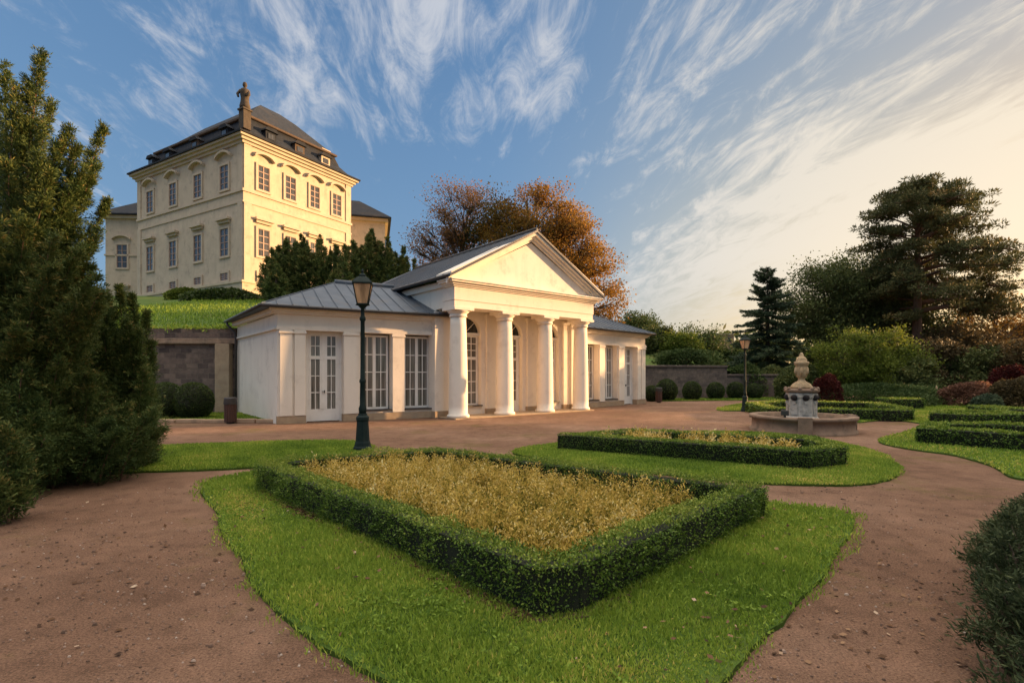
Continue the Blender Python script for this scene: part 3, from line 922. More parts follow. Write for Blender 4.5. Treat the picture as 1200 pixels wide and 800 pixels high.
for bi_, b in enumerate(bays):
    z0 = .03 if bi_ == 1 else .40
    kind = 'door' if bi_ == 1 else 'window'
    fo_ = glazing(FP, b - .62, b + .62, z0, 3.30, NB - .22, 2, 4, pav, kind, transom=2.35, door=(bi_ == 1), solid=(.5 if bi_ == 1 else 0))
    tb = MB(); tb.box(FP, b - .648, b + .648, NB - .34, NB - .12, 3.302, 3.40); tb.build('transom', M['white'], fo_)
    fan = MB(); K = 16
    poly = [(b + .645 * math.cos(math.pi * k / K), 3.37 + .645 * math.sin(math.pi * k / K)) for k in range(K + 1)]
    fan.extrude(FP, poly, NB - .27, NB - .25)
    fan.build('fanlight', M['fan'], fo_)
    fb = MB()
    for k in (1, 2, 3):
        a_ = math.pi * k / 4
        u_, z_ = math.cos(a_), math.sin(a_)
        fb.tube([FP(b + .05 * u_, NB - .24, 3.40 + .05 * z_), FP(b + .63 * u_, NB - .24, 3.38 + .62 * z_)], .016, 4, False)
    fb.build('fanlight_bars', M['white'], fo_)
    if bi_ != 1:
        sl = MB(); sl.box(FP, b - .68, b + .68, NB - .3, NB + .07, .362, .41); sl.build('window_sill', M['gutter'], pav)
# antae on the porch wall
for u in CU:
    p = MB(); p.box(FP, u - .27, u + .27, NB + .001, NB + .12, .25, 4.02); p.box(FP, u - .31, u + .31, NB + .001, NB + .16, 4.02, 4.2)
    p.build('pilaster', M['cream'], pav, .006)
    p = MB(); p.box(FP, u - .31, u + .31, NB + .001, NB + .15, .0, .25); p.build('plinth', M['plinth'], pav, .01)
# left and right flank walls of the portico block
p = MB()
p.box(FP, UL, UL + .4, -9.0, NB - .451, 0, 5.27); p.box(FP, UR - .4, UR, -9.0, NB - .451, 0, 5.27)
p.box(FP, UL + .4, UR - .4, -9.0, -8.6, 0, 4.95)
p.box(FP, UL, UR, NB - .45, NB - .002, 4.252, 5.25)
p.build('wall', M['cream'], pav)
p = MB(); p.box(FP, UL + .003, UL + .38, NB, -.381, 4.951, 5.25); p.box(FP, UL - .12, UL - .001, -9.0, .3, 4.98, 5.2); p.box(FP, UR + .001, UR + .12, -9.0, .3, 4.98, 5.2); p.build('cornice', M['cream'], pav)
# strip of wall beside the first column where the wing meets the portico
for a, b in ((UL - .15, UL + .25), (UR - .25, UR + .15)):
    p = MB(); p.box(FP, a, b, NB - .3, NB + .20, .26, 4.1); p.build('pilaster', M['cream'], pav, .006)
    p = MB(); p.box(FP, a - .03, b + .03, NB - .3, NB + .25, 0, .26); p.build('plinth', M['plinth'], pav, .01)
# porch floor
p = MB(); p.box(FP, UL, UR, NB, .47, .0, .05); p.build('porch_floor', M['plinth'], pav, .01)
# columns
for u in CU:
    x, y, _ = FP(u, 0, 0)
    prof = [(.43, .05), (.43, .13), (.405, .16)]
    for k in range(13):
        t = k / 12
        prof.append((.365 - .050 * t - .02 * t * t + .012 * math.sin(math.pi * t), .17 + 3.68 * t))
    c = MB(); c.lathe((x, y, 0), prof, 32)
    co_ = c.build('column', M['cream'], pav)
    cp = MB(); cp.lathe((x, y, 0), [(.32, 3.852), (.345, 3.87), (.345, 3.90), (.325, 3.915), (.325, 3.98), (.36, 4.0), (.42, 4.06), (.43, 4.09)], 32)
    cp.box(frame(x, y, R(39.5)), -.44, .44, -.44, .44, 4.092, 4.198)
    cp.build('capital', M['cream'], co_)
# entablature: architrave, frieze, cornice
p = MB()
p.box(FP, UL, UR, -.38, .38, 4.2, 4.45); p.box(FP, UL - .02, UR + .02, -.38, .41, 4.452, 4.95)
p.box(FP, UL, UL + .38, NB - .001, -.381, 4.2, 4.95); p.box(FP, UR - .38, UR, NB - .001, -.381, 4.2, 4.95)
p.box(FP, UL + .381, UR - .381, NB + .001, -.381, 4.60, 4.7)      # porch ceiling
p.build('entablature', M['cream'], pav, .006)
p = MB()
for (n1, z0, z1) in ((.47, 4.952, 5.01), (.55, 5.012, 5.08), (.66, 5.082, 5.15), (.72, 5.152, 5.20)):
    p.box(FP, UL - (n1 - .38), UR + (n1 - .38), -.3, n1, z0, z1)
p.build('cornice', M['cream'], pav)
um = (UL + UR) / 2
AP = 7.42
hw = (UR - UL) / 2 + .36
pd = MB(); pd.extrude(FP, [(um - hw + .3, 5.202), (um + hw - .3, 5.202), (um, AP - .26)], -.2, .36)
pdo = pd.build('pediment', M['tymp'], pav)
rk = MB()
sl_ = (AP - 5.2) / hw
for (n1, t0, t1) in ((.46, -.30, -.20), (.56, -.20, -.10), (.68, -.10, .02), (.74, .02, .09)):
    for sg in (-1, 1):
        rk.extrude(FP, [(um + sg * hw, 5.22 + t0 + .10), (um + sg * hw, 5.22 + t1 + .10), (um, AP + t1 + .10), (um, AP + t0 + .10)], .362 if t0 < 0 else -.3, n1)
rk.build('raking_cornice', M['cream'], pdo)
# gable roof running back to a hip
RB = -9.4
ez, rz = 5.22, AP + .16
Lf, Rf = FP(um - hw - .05, .74, ez + .1), FP(um + hw + .05, .74, ez + .1)
Lb, Rb = FP(um - hw - .05, RB - 3.5, ez + .1), FP(um + hw + .05, RB - 3.5, ez + .1)
Tf, Tb = FP(um, .74, rz + .06), FP(um, RB, rz + .06)
rf = MB()
dn = lambda p: (p[0], p[1], p[2] - .1)
rf.add([Lf, Rf, Rb, Lb, Tf, Tb, dn(Lf), dn(Rf), dn(Rb), dn(Lb), dn(Tf), dn(Tb)],
       [(0, 4, 5, 3), (1, 2, 5, 4), (2, 3, 5), (0, 3, 9, 6), (1, 7, 8, 2), (2, 8, 9, 3), (6, 9, 11, 10), (7, 10, 11, 8), (8, 11, 9), (0, 6, 10, 4), (1, 4, 10, 7)])
ro_ = rf.build('roof', M['zincdark'], pav)
sm = MB()
for i in range(1, 19):
    n_ = .74 + (RB - .74) * i / 19
    sm.tube([FP(um - hw - .05, n_, ez + .12), FP(um, n_, rz + .08)], .012, 4, False)
    sm.tube([FP(um + hw + .05, n_, ez + .12), FP(um, n_, rz + .08)], .012, 4, False)
sm.build('roof_seams', M['zincdark'], ro_)
sm = MB(); sm.tube([FP(um, .70, rz + .07), Tb], .10, 8); sm.tube([FP(um - hw - .02, .6, ez + .06), FP(um - hw - .02, RB - 3.3, ez + .06)], .06, 6)
sm.tube([FP(um + hw + .02, .6, ez + .06), FP(um + hw + .02, RB - 3.3, ez + .06)], .06, 6)
sm.build('gutter', M['gutter'], ro_)

# ------------------------------------------------------------------ castle on the hill
ca = R(60)
CX, CY, CZ = -24.15, 46.0, 8.6
cas = thing('castle', 'yellow baroque castle with dark mansard roof on the hill', 'castle', (CX, CY, CZ))
FCR = frame(CX, CY, ca)                                  # right face: u along it, n outwards
FCLb = frame(CX, CY, ca + R(90))                         # runs away along the left face
FCL = lambda u, n, z: FCLb(u, -n, z)                     # left face, n outwards
RW, LW = 12.5, 18.9
TOP = 22.75
w = MB(); w.box(FCR, 0, RW, -LW, 0, 10.0, TOP); w.build('wall', M['castle'], cas)
w = MB(); w.box(FCR, -.25, RW + .2, -LW - .2, .25, 5.5, 9.9); w.box(FCR, -.35, RW + .3, -LW - .3, .35, 9.9, 10.1)
w.build('plinth', M['castle_base'], cas)
w = MB()
for (n1, z0, z1) in ((.12, 18.15, 18.38), (.08, 17.15, 17.30)):
    w.box(FCR, -n1, RW + n1, -LW - n1, n1, z0, z1)
w.build('belt_course', M['castle_trim'], cas)
w = MB()
for (n1, z0, z1) in ((.18, 22.45, 22.7), (.38, 22.702, 22.95), (.6, 22.952, 23.15)):
    w.box(FCR, -n1, RW + n1, -LW - n1, n1, z0, z1)
w.build('cornice', M['castle_trim'], cas)
# corner and edge lesenes
for F, L_ in ((FCR, RW), (FCL, LW)):
    for (a, b) in ((.04, .75), (L_ - .75, L_ - .04)):
        for z0, z1 in ((10.1, 17.14), (18.39, 22.44)):
            w = MB(); w.box(F, a, b, .002, .09, z0, z1); w.build('corner_pilaster', M['castle'], cas)

def castle_window(F, u, z0, z1, wd, hood, parent=None):
    parent = parent or cas
    hwid = wd / 2
    s = MB()
    for a, b, c, d in ((u - hwid - .2, u - hwid, z0 - .2, z1 + .2), (u + hwid, u + hwid + .2, z0 - .2, z1 + .2), (u - hwid, u + hwid, z0 - .2, z0), (u - hwid, u + hwid, z1, z1 + .2)):
        s.box(F, a, b, .003, .12, c, d)
    so_ = s.build('window', M['castle_trim'], parent)
    g = MB(); g.box(F, u - hwid, u + hwid, .004, .025, z0, z1); g.build('pane', M['castle_pane'], so_)
    f = MB()
    for a, b, c, d in ((u - hwid, u - hwid + .07, z0, z1), (u + hwid - .07, u + hwid, z0, z1), (u - .045, u + .045, z0, z1)):
        f.box(F, a, b, .026, .07, c, d)
    for k in range(5):
        z = z0 + (z1 - z0) * k / 4
        f.box(F, u - hwid + .07, u + hwid - .07, .027, .065, z - .035, z + .035)
    f.build('frame', M['castle_frame'], so_)
    h = MB()
    if hood == 'arch':
        K = 10; R0 = wd * .95
        pts = [(u + R0 * math.cos(math.pi * (.12 + .76 * k / K)), z1 + .35 + R0 * .62 * math.sin(math.pi * (.12 + .76 * k / K))) for k in range(K + 1)]
        for (p, q) in zip(pts, pts[1:]):
            h.extrude(F, [(p[0], p[1]), (p[0], p[1] + .2), (q[0], q[1] + .2), (q[0], q[1])], .004, .38)
    elif hood == 'flat':
        h.box(F, u - hwid - .35, u + hwid + .35, .004, .42, z1 + .75, z1 + .95)
        h.box(F, u - hwid - .22, u + hwid + .22, .004, .22, z1 + .5, z1 + .748)
    if hood:
        h.build('hood', M['castle_trim'], so_)
    return so_
for u in (1.95, 4.8, 7.65, 10.5):
    castle_window(FCR, u, 18.75, 20.95, 1.15, 'arch'); castle_window(FCR, u, 12.6, 15.1, 1.15, 'flat')
    castle_window(FCR, u, 10.35, 11.0, 1.0, None)
for u in (2.8, 7.2, 11.7, 16.2):
    castle_window(FCL, u, 18.75, 20.95, 1.3, 'arch'); castle_window(FCL, u, 12.6, 15.1, 1.3, 'flat')
    castle_window(FCL, u, 10.35, 11.0, 1.2, None)
# mansard roof: curved section rings
def mansard(F, u0, u1, n0, n1, prof):
    """prof: list of (inset, z)"""
    m_ = MB()
    rings = []
    for ins, z in prof:
        iu = min(ins, (u1 - u0) / 2 - .05); iv = min(ins, (n1 - n0) / 2 - .05)
        rings.append([F(u0 + iu, n1 - iv, z), F(u1 - iu, n1 - iv, z), F(u1 - iu, n0 + iv, z), F(u0 + iu, n0 + iv, z)])
    v = [p for r in rings for p in r]
    f = []
    for j in range(len(rings) - 1):
        for i in range(4):
            k = (i + 1) % 4
            f.append((j * 4 + i, j * 4 + k, (j + 1) * 4 + k, (j + 1) * 4 + i))
    f.append(tuple(range(3, -1, -1))); f.append(tuple((len(rings) - 1) * 4 + i for i in range(4)))
    m_.add(v, f)
    return m_
prof = [(0, 23.15), (0, 23.3), (.9, 23.7), (1.6, 24.5), (2.0, 25.6)]
rf_ = mansard(FCR, -.75, RW + .75, -LW - .75, .75, prof).build('roof', M['slate'], cas)
mansard(FCR, -.75, RW + .75, -LW - .75, .75, [(1.85, 25.55), (1.75, 25.6), (1.75, 25.78), (2.0, 25.8)]).build('roof_trim', M['bark'], rf_)
ur = MB(); rings = []
for t_, z_ in ((0, 25.79), (.30, 27.15), (.62, 28.6), (.86, 29.5), (1, 29.85)):
    a_ = 2.0 + 4.5 * t_; b_ = 2.0 + 7.0 * t_
    rings.append([FCR(-.75 + a_, .75 - a_, z_), FCR(RW + .75 - a_, .75 - a_, z_), FCR(RW + .75 - a_, -LW - .75 + b_, z_), FCR(-.75 + a_, -LW - .75 + b_, z_)])
vv = [p for r in rings for p in r]
ur.add(vv, [(q * 4 + w_, q * 4 + (w_ + 1) % 4, q * 4 + 4 + (w_ + 1) % 4, q * 4 + 4 + w_) for q in range(4) for w_ in range(4)] + [(3, 2, 1, 0), (16, 17, 18, 19)])
ur.build('upper_roof', M['slate'], rf_)
def dormer(F, u, z, wd=1.1, ht=.95, pale=False):
    d = MB(); n1 = -.25
    d.box(F, u - wd / 2, u + wd / 2, -1.6, n1 - .1, z, z + ht)
    do = d.build('dormer', M['bark'] if u in (6.2, 8.5) else M['castle_trim'] if u == 9.4 else M['slate'], cas)
    r_ = MB(); r_.extrude(F, [(u - wd / 2 - .15, z + ht + .002), (u + wd / 2 + .15, z + ht + .002), (u + wd / 2 - .1, z + ht + .32), (u - wd / 2 + .1, z + ht + .32)], -2.2, n1 + .1)
    r_.build('dormer_roof', M['slate'], do)
    g = MB(); g.box(F, u - wd / 2 + .22, u + wd / 2 - .22, n1 - .099, n1 - .05, z + .25, z + ht - .2); g.build('pane', M['castle_pane'], do)
for u in (3.0, 6.2, 9.4): dormer(FCR, u, 23.75)
for u in (3.5, 8.5, 13.5, 16.9): dormer(FCL, u, 23.75)
def chimney(F, u, n, z, s=.9, h=1.6):
    c = MB(); c.box(F, u - s / 2, u + s / 2, n - s / 2, n + s / 2, z - 1.5, z + h); c.box(F, u - s / 2 - .12, u + s / 2 + .12, n - s / 2 - .12, n + s / 2 + .12, z + h, z + h + .2)
    c.build('chimney', M['castle_trim'], cas)
chimney(FCR, 10.4, -2.0, 24.6, .9, 1.3)
# rear wings
def rear_wing(x0, x1, Y, depth, z1, ang, label=None):
    F = frame(x0, Y, ang)
    L_ = x1 - x0
    w_ = MB(); w_.box(F, 0, L_, -depth, 0, 6.5, z1); w_.build('wall', M['castle'], cas)
    c_ = MB(); c_.box(F, -.4, L_ + .4, -depth - .4, .4, z1 + .001, z1 + .4); c_.box(F, -.12, L_ + .12, -depth - .12, .12, 17.15, 17.35); c_.build('cornice', M['castle_trim'], cas)
    rr = mansard(F, -.8, L_ + .8, -depth - .8, .8, [(0, z1 + .4), (0, z1 + .55), (4.2, z1 + 3.7), (4.5, z1 + 3.8)])
    rr.build('roof', M['slate'], cas)
    return F
Fw = rear_wing(-53.2, -40.0, 67, 9, 22.0, R(4))
castle_window(Fw, 2.1, 15.6, 17.0 + 1.6, 1.3, 'arch'); castle_window(Fw, 2.1, 10.5, 12.4, 1.3, 'flat')
Fw = rear_wing(-29.6, -16.6, 65.4, 9, 22.0, R(15))
# central rotunda behind
rt = MB(); rt.lathe((-33.5, 66, 0), [(8.0, 8), (8.0, 23.4)], 40); rt.build('wall', M['castle'], cas)
rt = MB(); rt.lathe((-33.5, 66, 0), [(8.5, 23.4), (8.3, 24.5), (7.6, 26.6), (6.2, 28.6), (4.0, 30.4), (1.2, 31.2), (.3, 31.4)], 40); rt.build('roof', M['slate'], cas)

# statue on the mansard corner
sx, sy, _ = FCR(.45, -.45, 0)
stt = thing('roof_statue', 'weathered stone figure standing on the castle roof corner', 'statue', (sx, sy, 25.0))
b_ = MB(); b_.box(frame(sx, sy, ca), -.36, .36, -.36, .36, 23.9, 25.6); b_.box(frame(sx, sy, ca), -.45, .45, -.45, .45, 25.6, 25.75); b_.build('pedestal', M['statue'], stt)
b_ = MB()
b_.lathe((sx, sy, 25.75), [(.42, 0), (.46, .25), (.36, .7), (.34, 1.0), (.40, 1.35), (.42, 1.6), (.34, 1.8), (.13, 1.92), (.11, 2.0), (.18, 2.1), (.2, 2.25), (.15, 2.42), (.04, 2.5)], 14)
b_.tube([(sx - .32, sy - .12, 27.45), (sx - .55, sy - .25, 27.05), (sx - .38, sy - .42, 26.7)], [.13, .12, .09], 8)
b_.tube([(sx + .30, sy + .05, 27.45), (sx + .46, sy - .15, 27.0), (sx + .3, sy - .36, 26.8)], [.13, .12, .09], 8)
b_.build('figure', M['statue'], stt)

# ------------------------------------------------------------------ retaining walls, kerb
rw = thing('retaining_wall', 'old stone retaining wall with moulded coping left of the pavilion', 'wall', (-20, 22.3, 0))
m_ = MB(); m_.box(frame(-60, 22.25, 0), 0, 48.0, -.6, 0, 0, 3.0); m_.build('wall_face', M['rwall'], rw)
m_ = MB(); m_.box(frame(-60, 22.25, 0), 0, 48.1, -.6, .16, 3.0, 3.14); m_.box(frame(-60, 22.25, 0), 0, 48.05, -.6, .08, 3.142, 3.24)
m_.build('coping', M['coping'], rw, .02)
m_ = MB(); m_.box(frame(-60, 22.25, 0), 0, 48.0, -.6, .02, 3.242, 3.66); m_.build('parapet', M['rwall'], rw)
m_ = MB(); m_.box(frame(-12.75, 22.25, 0), 0, .62, .001, .30, 0, 2.99); m_.build('buttress', M['plinth'], rw, .02)
# grass hanging over the wall top
n = 2600
P = np.c_[rng.uniform(-30, -12, n), 22.25 + rng.normal(.15, .14, n), 3.66 + rng.uniform(-.05, .1, n)]
D = rng.normal(size=P.shape) * .6; D[:, 1] -= .5; D[:, 2] += .3
quads_obj('hanging_grass', leaf_quads(P, D, .22, .05), .5 + rng.normal(0, .2, n), M['grass'], rw)

fw = thing('garden_wall', 'low grey stone wall behind the row of clipped balls', 'wall', (14, 36, 0))
for (x0, y0, x1, y1, h) in ((8.6, 34.0, 15.0, 35.7, 2.15), (15.0, 35.75, 19.2, 36.9, 1.55)):
    a_ = math.atan2(y1 - y0, x1 - x0); L_ = math.hypot(x1 - x0, y1 - y0)
    m_ = MB(); m_.box(frame(x0, y0, a_), 0, L_, -.5, 0, 0, h); m_.build('wall_face', M['rwall2'], fw)
    m_ = MB(); m_.box(frame(x0, y0, a_), 0, L_, -.55, .08, h + .001, h + .14); m_.build('coping', M['rwall2'], fw, .02)

kb = MB()
x = -15.0
while x < -8.7:
    l = random.uniform(.7, 1.1)
    kb.box(frame(x, 17.72 + random.uniform(-.03, .03), R(random.uniform(-1, 1))), 0, l - .03, -.24, 0, 0, .13 + random.uniform(-.02, .02))
    x += l
tag(kb.build('kerb', M['kerb'], None, .02), 'worn stone kerb edging the grass left of the pavilion', None, None, 'structure')

# ------------------------------------------------------------------ street lamps
def make_lamp(x, y):
    root = thing('street_lamp', 'tall dark green lamp post with glazed lantern standing nearest the pavilion door', 'street lamp', (x, y, 0), 0, 'old fashioned lamp posts')
    b_ = MB()
    b_.lathe((x, y, 0), [(.20, 0), (.20, .10), (.175, .13), (.165, .20), (.15, .24), (.125, .66), (.14, .70), (.14, .76), (.10, .80), (.095, .84)], 8, False, True, R(22.5))
    b_.build('pedestal', M['iron'], root, .006)
    b_ = MB(); b_.lathe((x, y, 0), [(.078, .84), (.085, .95), (.062, 1.02), (.056, 1.5), (.07, 1.52), (.07, 1.56), (.052, 1.6), (.045, 2.85), (.065, 2.88), (.065, 2.93), (.042, 2.97), (.038, 3.12), (.09, 3.18), (.11, 3.2), (.06, 3.22)], 16)
    b_.build('pole', M['iron'], root)
    z0, z1 = 3.22, 3.66
    r0, r1 = .155, .27
    ln = MB(); K = 4
    def cn(r, k): 
        a = R(45) + k * R(90) + R(12); return (x + r * math.cos(a), y + r * math.sin(a))
    for k in range(K):
        p0 = (*cn(r0, k), z0); p1 = (*cn(r1, k), z1); q0 = (*cn(r0, k + 1), z0); q1 = (*cn(r1, k + 1), z1)
        ln.tube([p0, p1], .014, 5, False); ln.tube([p0, q0], .016, 5, False); ln.tube([p1, q1], .018, 5, False)
    ln.lathe((x, y, 0), [(.09, 3.19), (.16, 3.205), (.16, 3.215)], 8)
    lo_ = ln.build('lantern', M['iron'], root)
    gl = MB()
    v = [(*cn(r0 - .006, k), z0 + .01) for k in range(4)] + [(*cn(r1 - .008, k), z1 - .01) for k in range(4)]
    gl.add(v, [(0, 1, 5, 4), (1, 2, 6, 5), (2, 3, 7, 6), (3, 0, 4, 7)])
    gl.build('lantern_glass', M['lantern'], lo_)
    cp = MB(); cp.lathe((x, y, 0), [(.30, z1 + .004), (.29, z1 + .03), (.17, z1 + .13), (.10, z1 + .16), (.10, z1 + .2), (.035, z1 + .235), (.03, z1 + .27), (.045, z1 + .285), (.01, z1 + .34)], 4, False, True, R(45) + R(12))
    cp.build('lantern_cap', M['iron'], lo_)
    return root
lx, ly = G(425, 529)
lamp = make_lamp(lx, ly)
l2 = copy_tree(lamp); l2.location = (*G(873, 482), 0); l2.scale = (.88, .88, .88); l2['label'] = 'distant dark lamp post on the small lawn left of the fountain'

# ------------------------------------------------------------------ litter bins
def make_bin(x, y):
    root = thing('litter_bin', 'reddish brown litter bin by the downpipe of the pavilion', 'litter bin', (x, y, 0), 0, 'brown litter bins')
    b_ = MB()
    for k in range(14):
        a = 2 * math.pi * k / 14
        b_.box(frame(x + .18 * math.cos(a), y + .18 * math.sin(a), a + R(90)), -.035, .035, -.012, .012, .06, .66)
    b_.build('slats', M['wood'], root)
    b_ = MB(); b_.lathe((x, y, 0), [(.165, .05), (.165, .64)], 20); b_.build('liner', M['gutter'], root)
    b_ = MB(); b_.lathe((x, y, 0), [(.21, .66), (.215, .70), (.20, .84), (.205, .88), (.15, .9), (.15, .82)], 20, True, False)
    b_.lathe((x, y, 0), [(.12, 0), (.12, .05)], 16)
    b_.build('rim', M['gutter'], root)
    return root
bx, by = G(270, 496)
bin1 = make_bin(bx, by)
bin2 = copy_tree(bin1); bin2.location = (*G(772, 471.5), 0); bin2['label'] = 'small distant litter bin in front of the clipped ball nearest the pavilion'

# ------------------------------------------------------------------ fountain
fx, fy = 8.68, 15.35
fo_ = thing('fountain', 'sandstone fountain with round basin, carved pedestal and urn', 'fountain', (fx, fy, 0))
b_ = MB(); b_.lathe((fx, fy, 0), [(1.42, 0), (1.42, .07), (1.36, .09), (1.35, .36), (1.43, .38), (1.44, .47), (1.20, .475), (1.19, .2)], 64, True, False)
b_.box(frame(fx - .62, fy - 1.27, R(-26)), -.17, .17, -.1, .14, 0, .50)
b_.box(frame(fx + 1.3, fy - .2, R(80)), -.17, .17, -.1, .14, 0, .50)
b_.build('basin', M['basin'], fo_)
b_ = MB(); b_.lathe((fx, fy, 0), [(1.195, .30), (1.195, .31)], 48); b_.build('water', M['water'], fo_)
b_ = MB(); b_.lathe((fx, fy, 0), [(.47, .28), (.47, .40), (.415, .44), (.40, .95), (.43, 1.02), (.43, 1.12), (.40, 1.14)], 8, False, True, R(10))
pdst = b_.build('pedestal', M['pale_stone'], fo_, .012)
b_ = MB()
for k in range(8):
    a = R(10) + R(22.5) + k * R(45)
    px_, py_ = fx + .395 * math.cos(a), fy + .395 * math.sin(a)
    d = Vector((math.cos(a), math.sin(a), 0))
    b_.tube([Vector((px_, py_, 1.0)) - d * .02, Vector((px_, py_, 1.0)) + d * .05, Vector((px_, py_, .99)) + d * .075], [.095, .085, .03], 12)
b_.build('lion_mask', M['hole'], pdst)
b_ = MB()
for k in range(8):
    a = R(10) + R(22.5) + k * R(45)
    F = frame(fx + .378 * math.cos(a), fy + .378 * math.sin(a), a + R(90))
    b_.box(F, -.09, .09, .0, .025, .5, .82); b_.box(F, -.05, .05, .0, .05, .82, .9)
b_.build('panel', M['pale_stone'], pdst)
b_ = MB(); b_.lathe((fx, fy, 0), [(.43, 1.142), (.475, 1.18), (.48, 1.23), (.42, 1.26)], 8, False, True, R(10))
for k in range(8):
    a = R(10) + k * R(45)
    b_.lathe((fx + .42 * math.cos(a), fy + .42 * math.sin(a), 1.23), [(.055, 0), (.06, .04), (.04, .07), (.01, .09)], 8)
b_.build('cap', M['basin'], fo_)
b_ = MB()
b_.lathe((fx, fy, 0), [(.30, 1.262), (.29, 1.33), (.22, 1.42), (.12, 1.48), (.085, 1.53), (.09, 1.57), (.13, 1.60), (.155, 1.66), (.165, 1.80), (.175, 1.90), (.15, 1.93), (.19, 1.97), (.205, 2.02), (.20, 2.06), (.14, 2.09), (.145, 2.13), (.10, 2.20), (.055, 2.24), (.06, 2.28), (.02, 2.34)], 24)
for k in range(6):
    a = k * R(60)
    b_.tube([(fx + .14 * math.cos(a), fy + .14 * math.sin(a), 1.66), (fx + .18 * math.cos(a), fy + .18 * math.sin(a), 1.76), (fx + .175 * math.cos(a), fy + .175 * math.sin(a), 1.90)], [.03, .042, .025], 8)
b_.build('urn', M['fountain'], fo_)
sb = thing('floodlight', 'small dark floodlight box on the left rim of the fountain', 'light', (fx - .95, fy - .85, .475))
b_ = MB(); b_.box(frame(fx - .95, fy - .85, R(-30)), -.10, .10, -.08, .08, .53, .67); b_.build('housing', M['gutter'], sb, .01)
b_ = MB(); b_.box(frame(fx - .95, fy - .85, R(-30)), -.03, .03, -.03, .03, .477, .53); b_.build('bracket', M['gutter'], sb)
sk = MB(); sx_, sy_ = G(1097, 474); sk.tube([(sx_, sy_, 0), (sx_ + .03, sy_, 1.0), (sx_, sy_, 1.05)], [.05, .045, .01], 8)
tag(sk.build('stake', M['fountain']), 'pale wooden stake beside the far hedges', 'stake')

# ------------------------------------------------------------------ plants
def ellipsoid_leaves(c, r, n, size, shell=.75, bump=.08, sc=3.0, seed=0, zmin=None, tint0=.5, aspect=.6, up=.25, rough=1.0):
    U = rand_unit(n)
    if zmin is not None:
        U[:, 2] = np.where(U[:, 2] < zmin, -U[:, 2], U[:, 2])
    rad = shell + (1 - shell) * rng.uniform(size=n) ** .5
    nz = vnoise(U * sc, 1.0, seed)
    rad = rad * (1 + bump * nz)
    P = np.array(c) + U * np.array(r) * rad[:, None]
    D = nrm(U * 1.0 + rng.normal(size=U.shape) * .8 * rough + np.array([0, 0, up]))
    L = size * rng.uniform(.6, 1.3, n)
    V = leaf_quads(P - D * L[:, None] * .4, D, L, L * aspect)
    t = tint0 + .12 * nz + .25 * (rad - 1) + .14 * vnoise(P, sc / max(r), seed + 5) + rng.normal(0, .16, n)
    return V, t

def core_blob(c, r, mat, name, parent, seed=0, scale=.8):
    """inner mass that stops light passing straight through a dense shrub"""
    m_ = MB(); n_, k_ = 10, 14
    prof = []
    for i in range(n_ + 1):
        a = -math.pi / 2 + math.pi * i / n_
        prof.append((max(.002, math.cos(a)), math.sin(a)))
    v = []
    for (q, z) in prof:
        for j in range(k_):
            a = 2 * math.pi * j / k_
            f = 1 + .08 * math.sin(3 * a + seed + 4 * z)
            v.append((c[0] + r[0] * scale * q * f * math.cos(a), c[1] + r[1] * scale * q * f * math.sin(a), c[2] + r[2] * scale * z))
    f = [(i * k_ + j, i * k_ + (j + 1) % k_, (i + 1) * k_ + (j + 1) % k_, (i + 1) * k_ + j) for i in range(n_) for j in range(k_)]
    m_.add(v, f, True)
    return m_.build(name, mat, parent)

# clipped balls
def ball(x, y, rr, label, src=None, n=9000, size=.05):
    root = thing('box_ball', label, 'topiary', (x, y, 0), 0, 'clipped box balls')
    c = (x, y, rr * .92); r = (rr * .93, rr, rr * 1.0)
    V, t = ellipsoid_leaves(c, r, n, size, .93, .03, 3, int(x * 7) % 50, None, .42)
    quads_obj('leaves', V, t, M['box_old'], root)
    core_blob(c, r, M['bed_core'], 'twigs', root, 0, .93)
    return root
b1 = ball(-12.05, 19.4, .72, 'clipped box ball in front of the retaining wall, next to the litter bin')
b2 = ball(-13.05, 19.3, .72, 'yellowish clipped box ball half hidden by the left yew')
x_, y_ = G(781, 469.5)
rb = ball(x_, y_, .72, 'rightmost', None, 5000, .075)
rb['label'] = 'largest clipped ball, closest to the right end of the pavilion'
for (px, py, s_, lb_) in ((764, 470, .8, 'clipped ball partly hidden by the pavilion right corner'), (811, 469, .9, 'second clipped ball right of the pavilion along the far wall'),
                     (838.5, 468, .86, 'third clipped ball right of the pavilion along the far wall'), (862, 467.5, .84, 'clipped ball just left of the distant lamp post'),
                     (884, 467.5, .80, 'last clipped ball, just right of the distant lamp post')):
    o = copy_tree(rb); o.location = (*G(px, py), 0); o.scale = (s_, s_ * random.uniform(.92, 1.06), s_ * random.uniform(.88, 1.04)); o.rotation_euler.z = random.uniform(0, 6); o['label'] = lb_

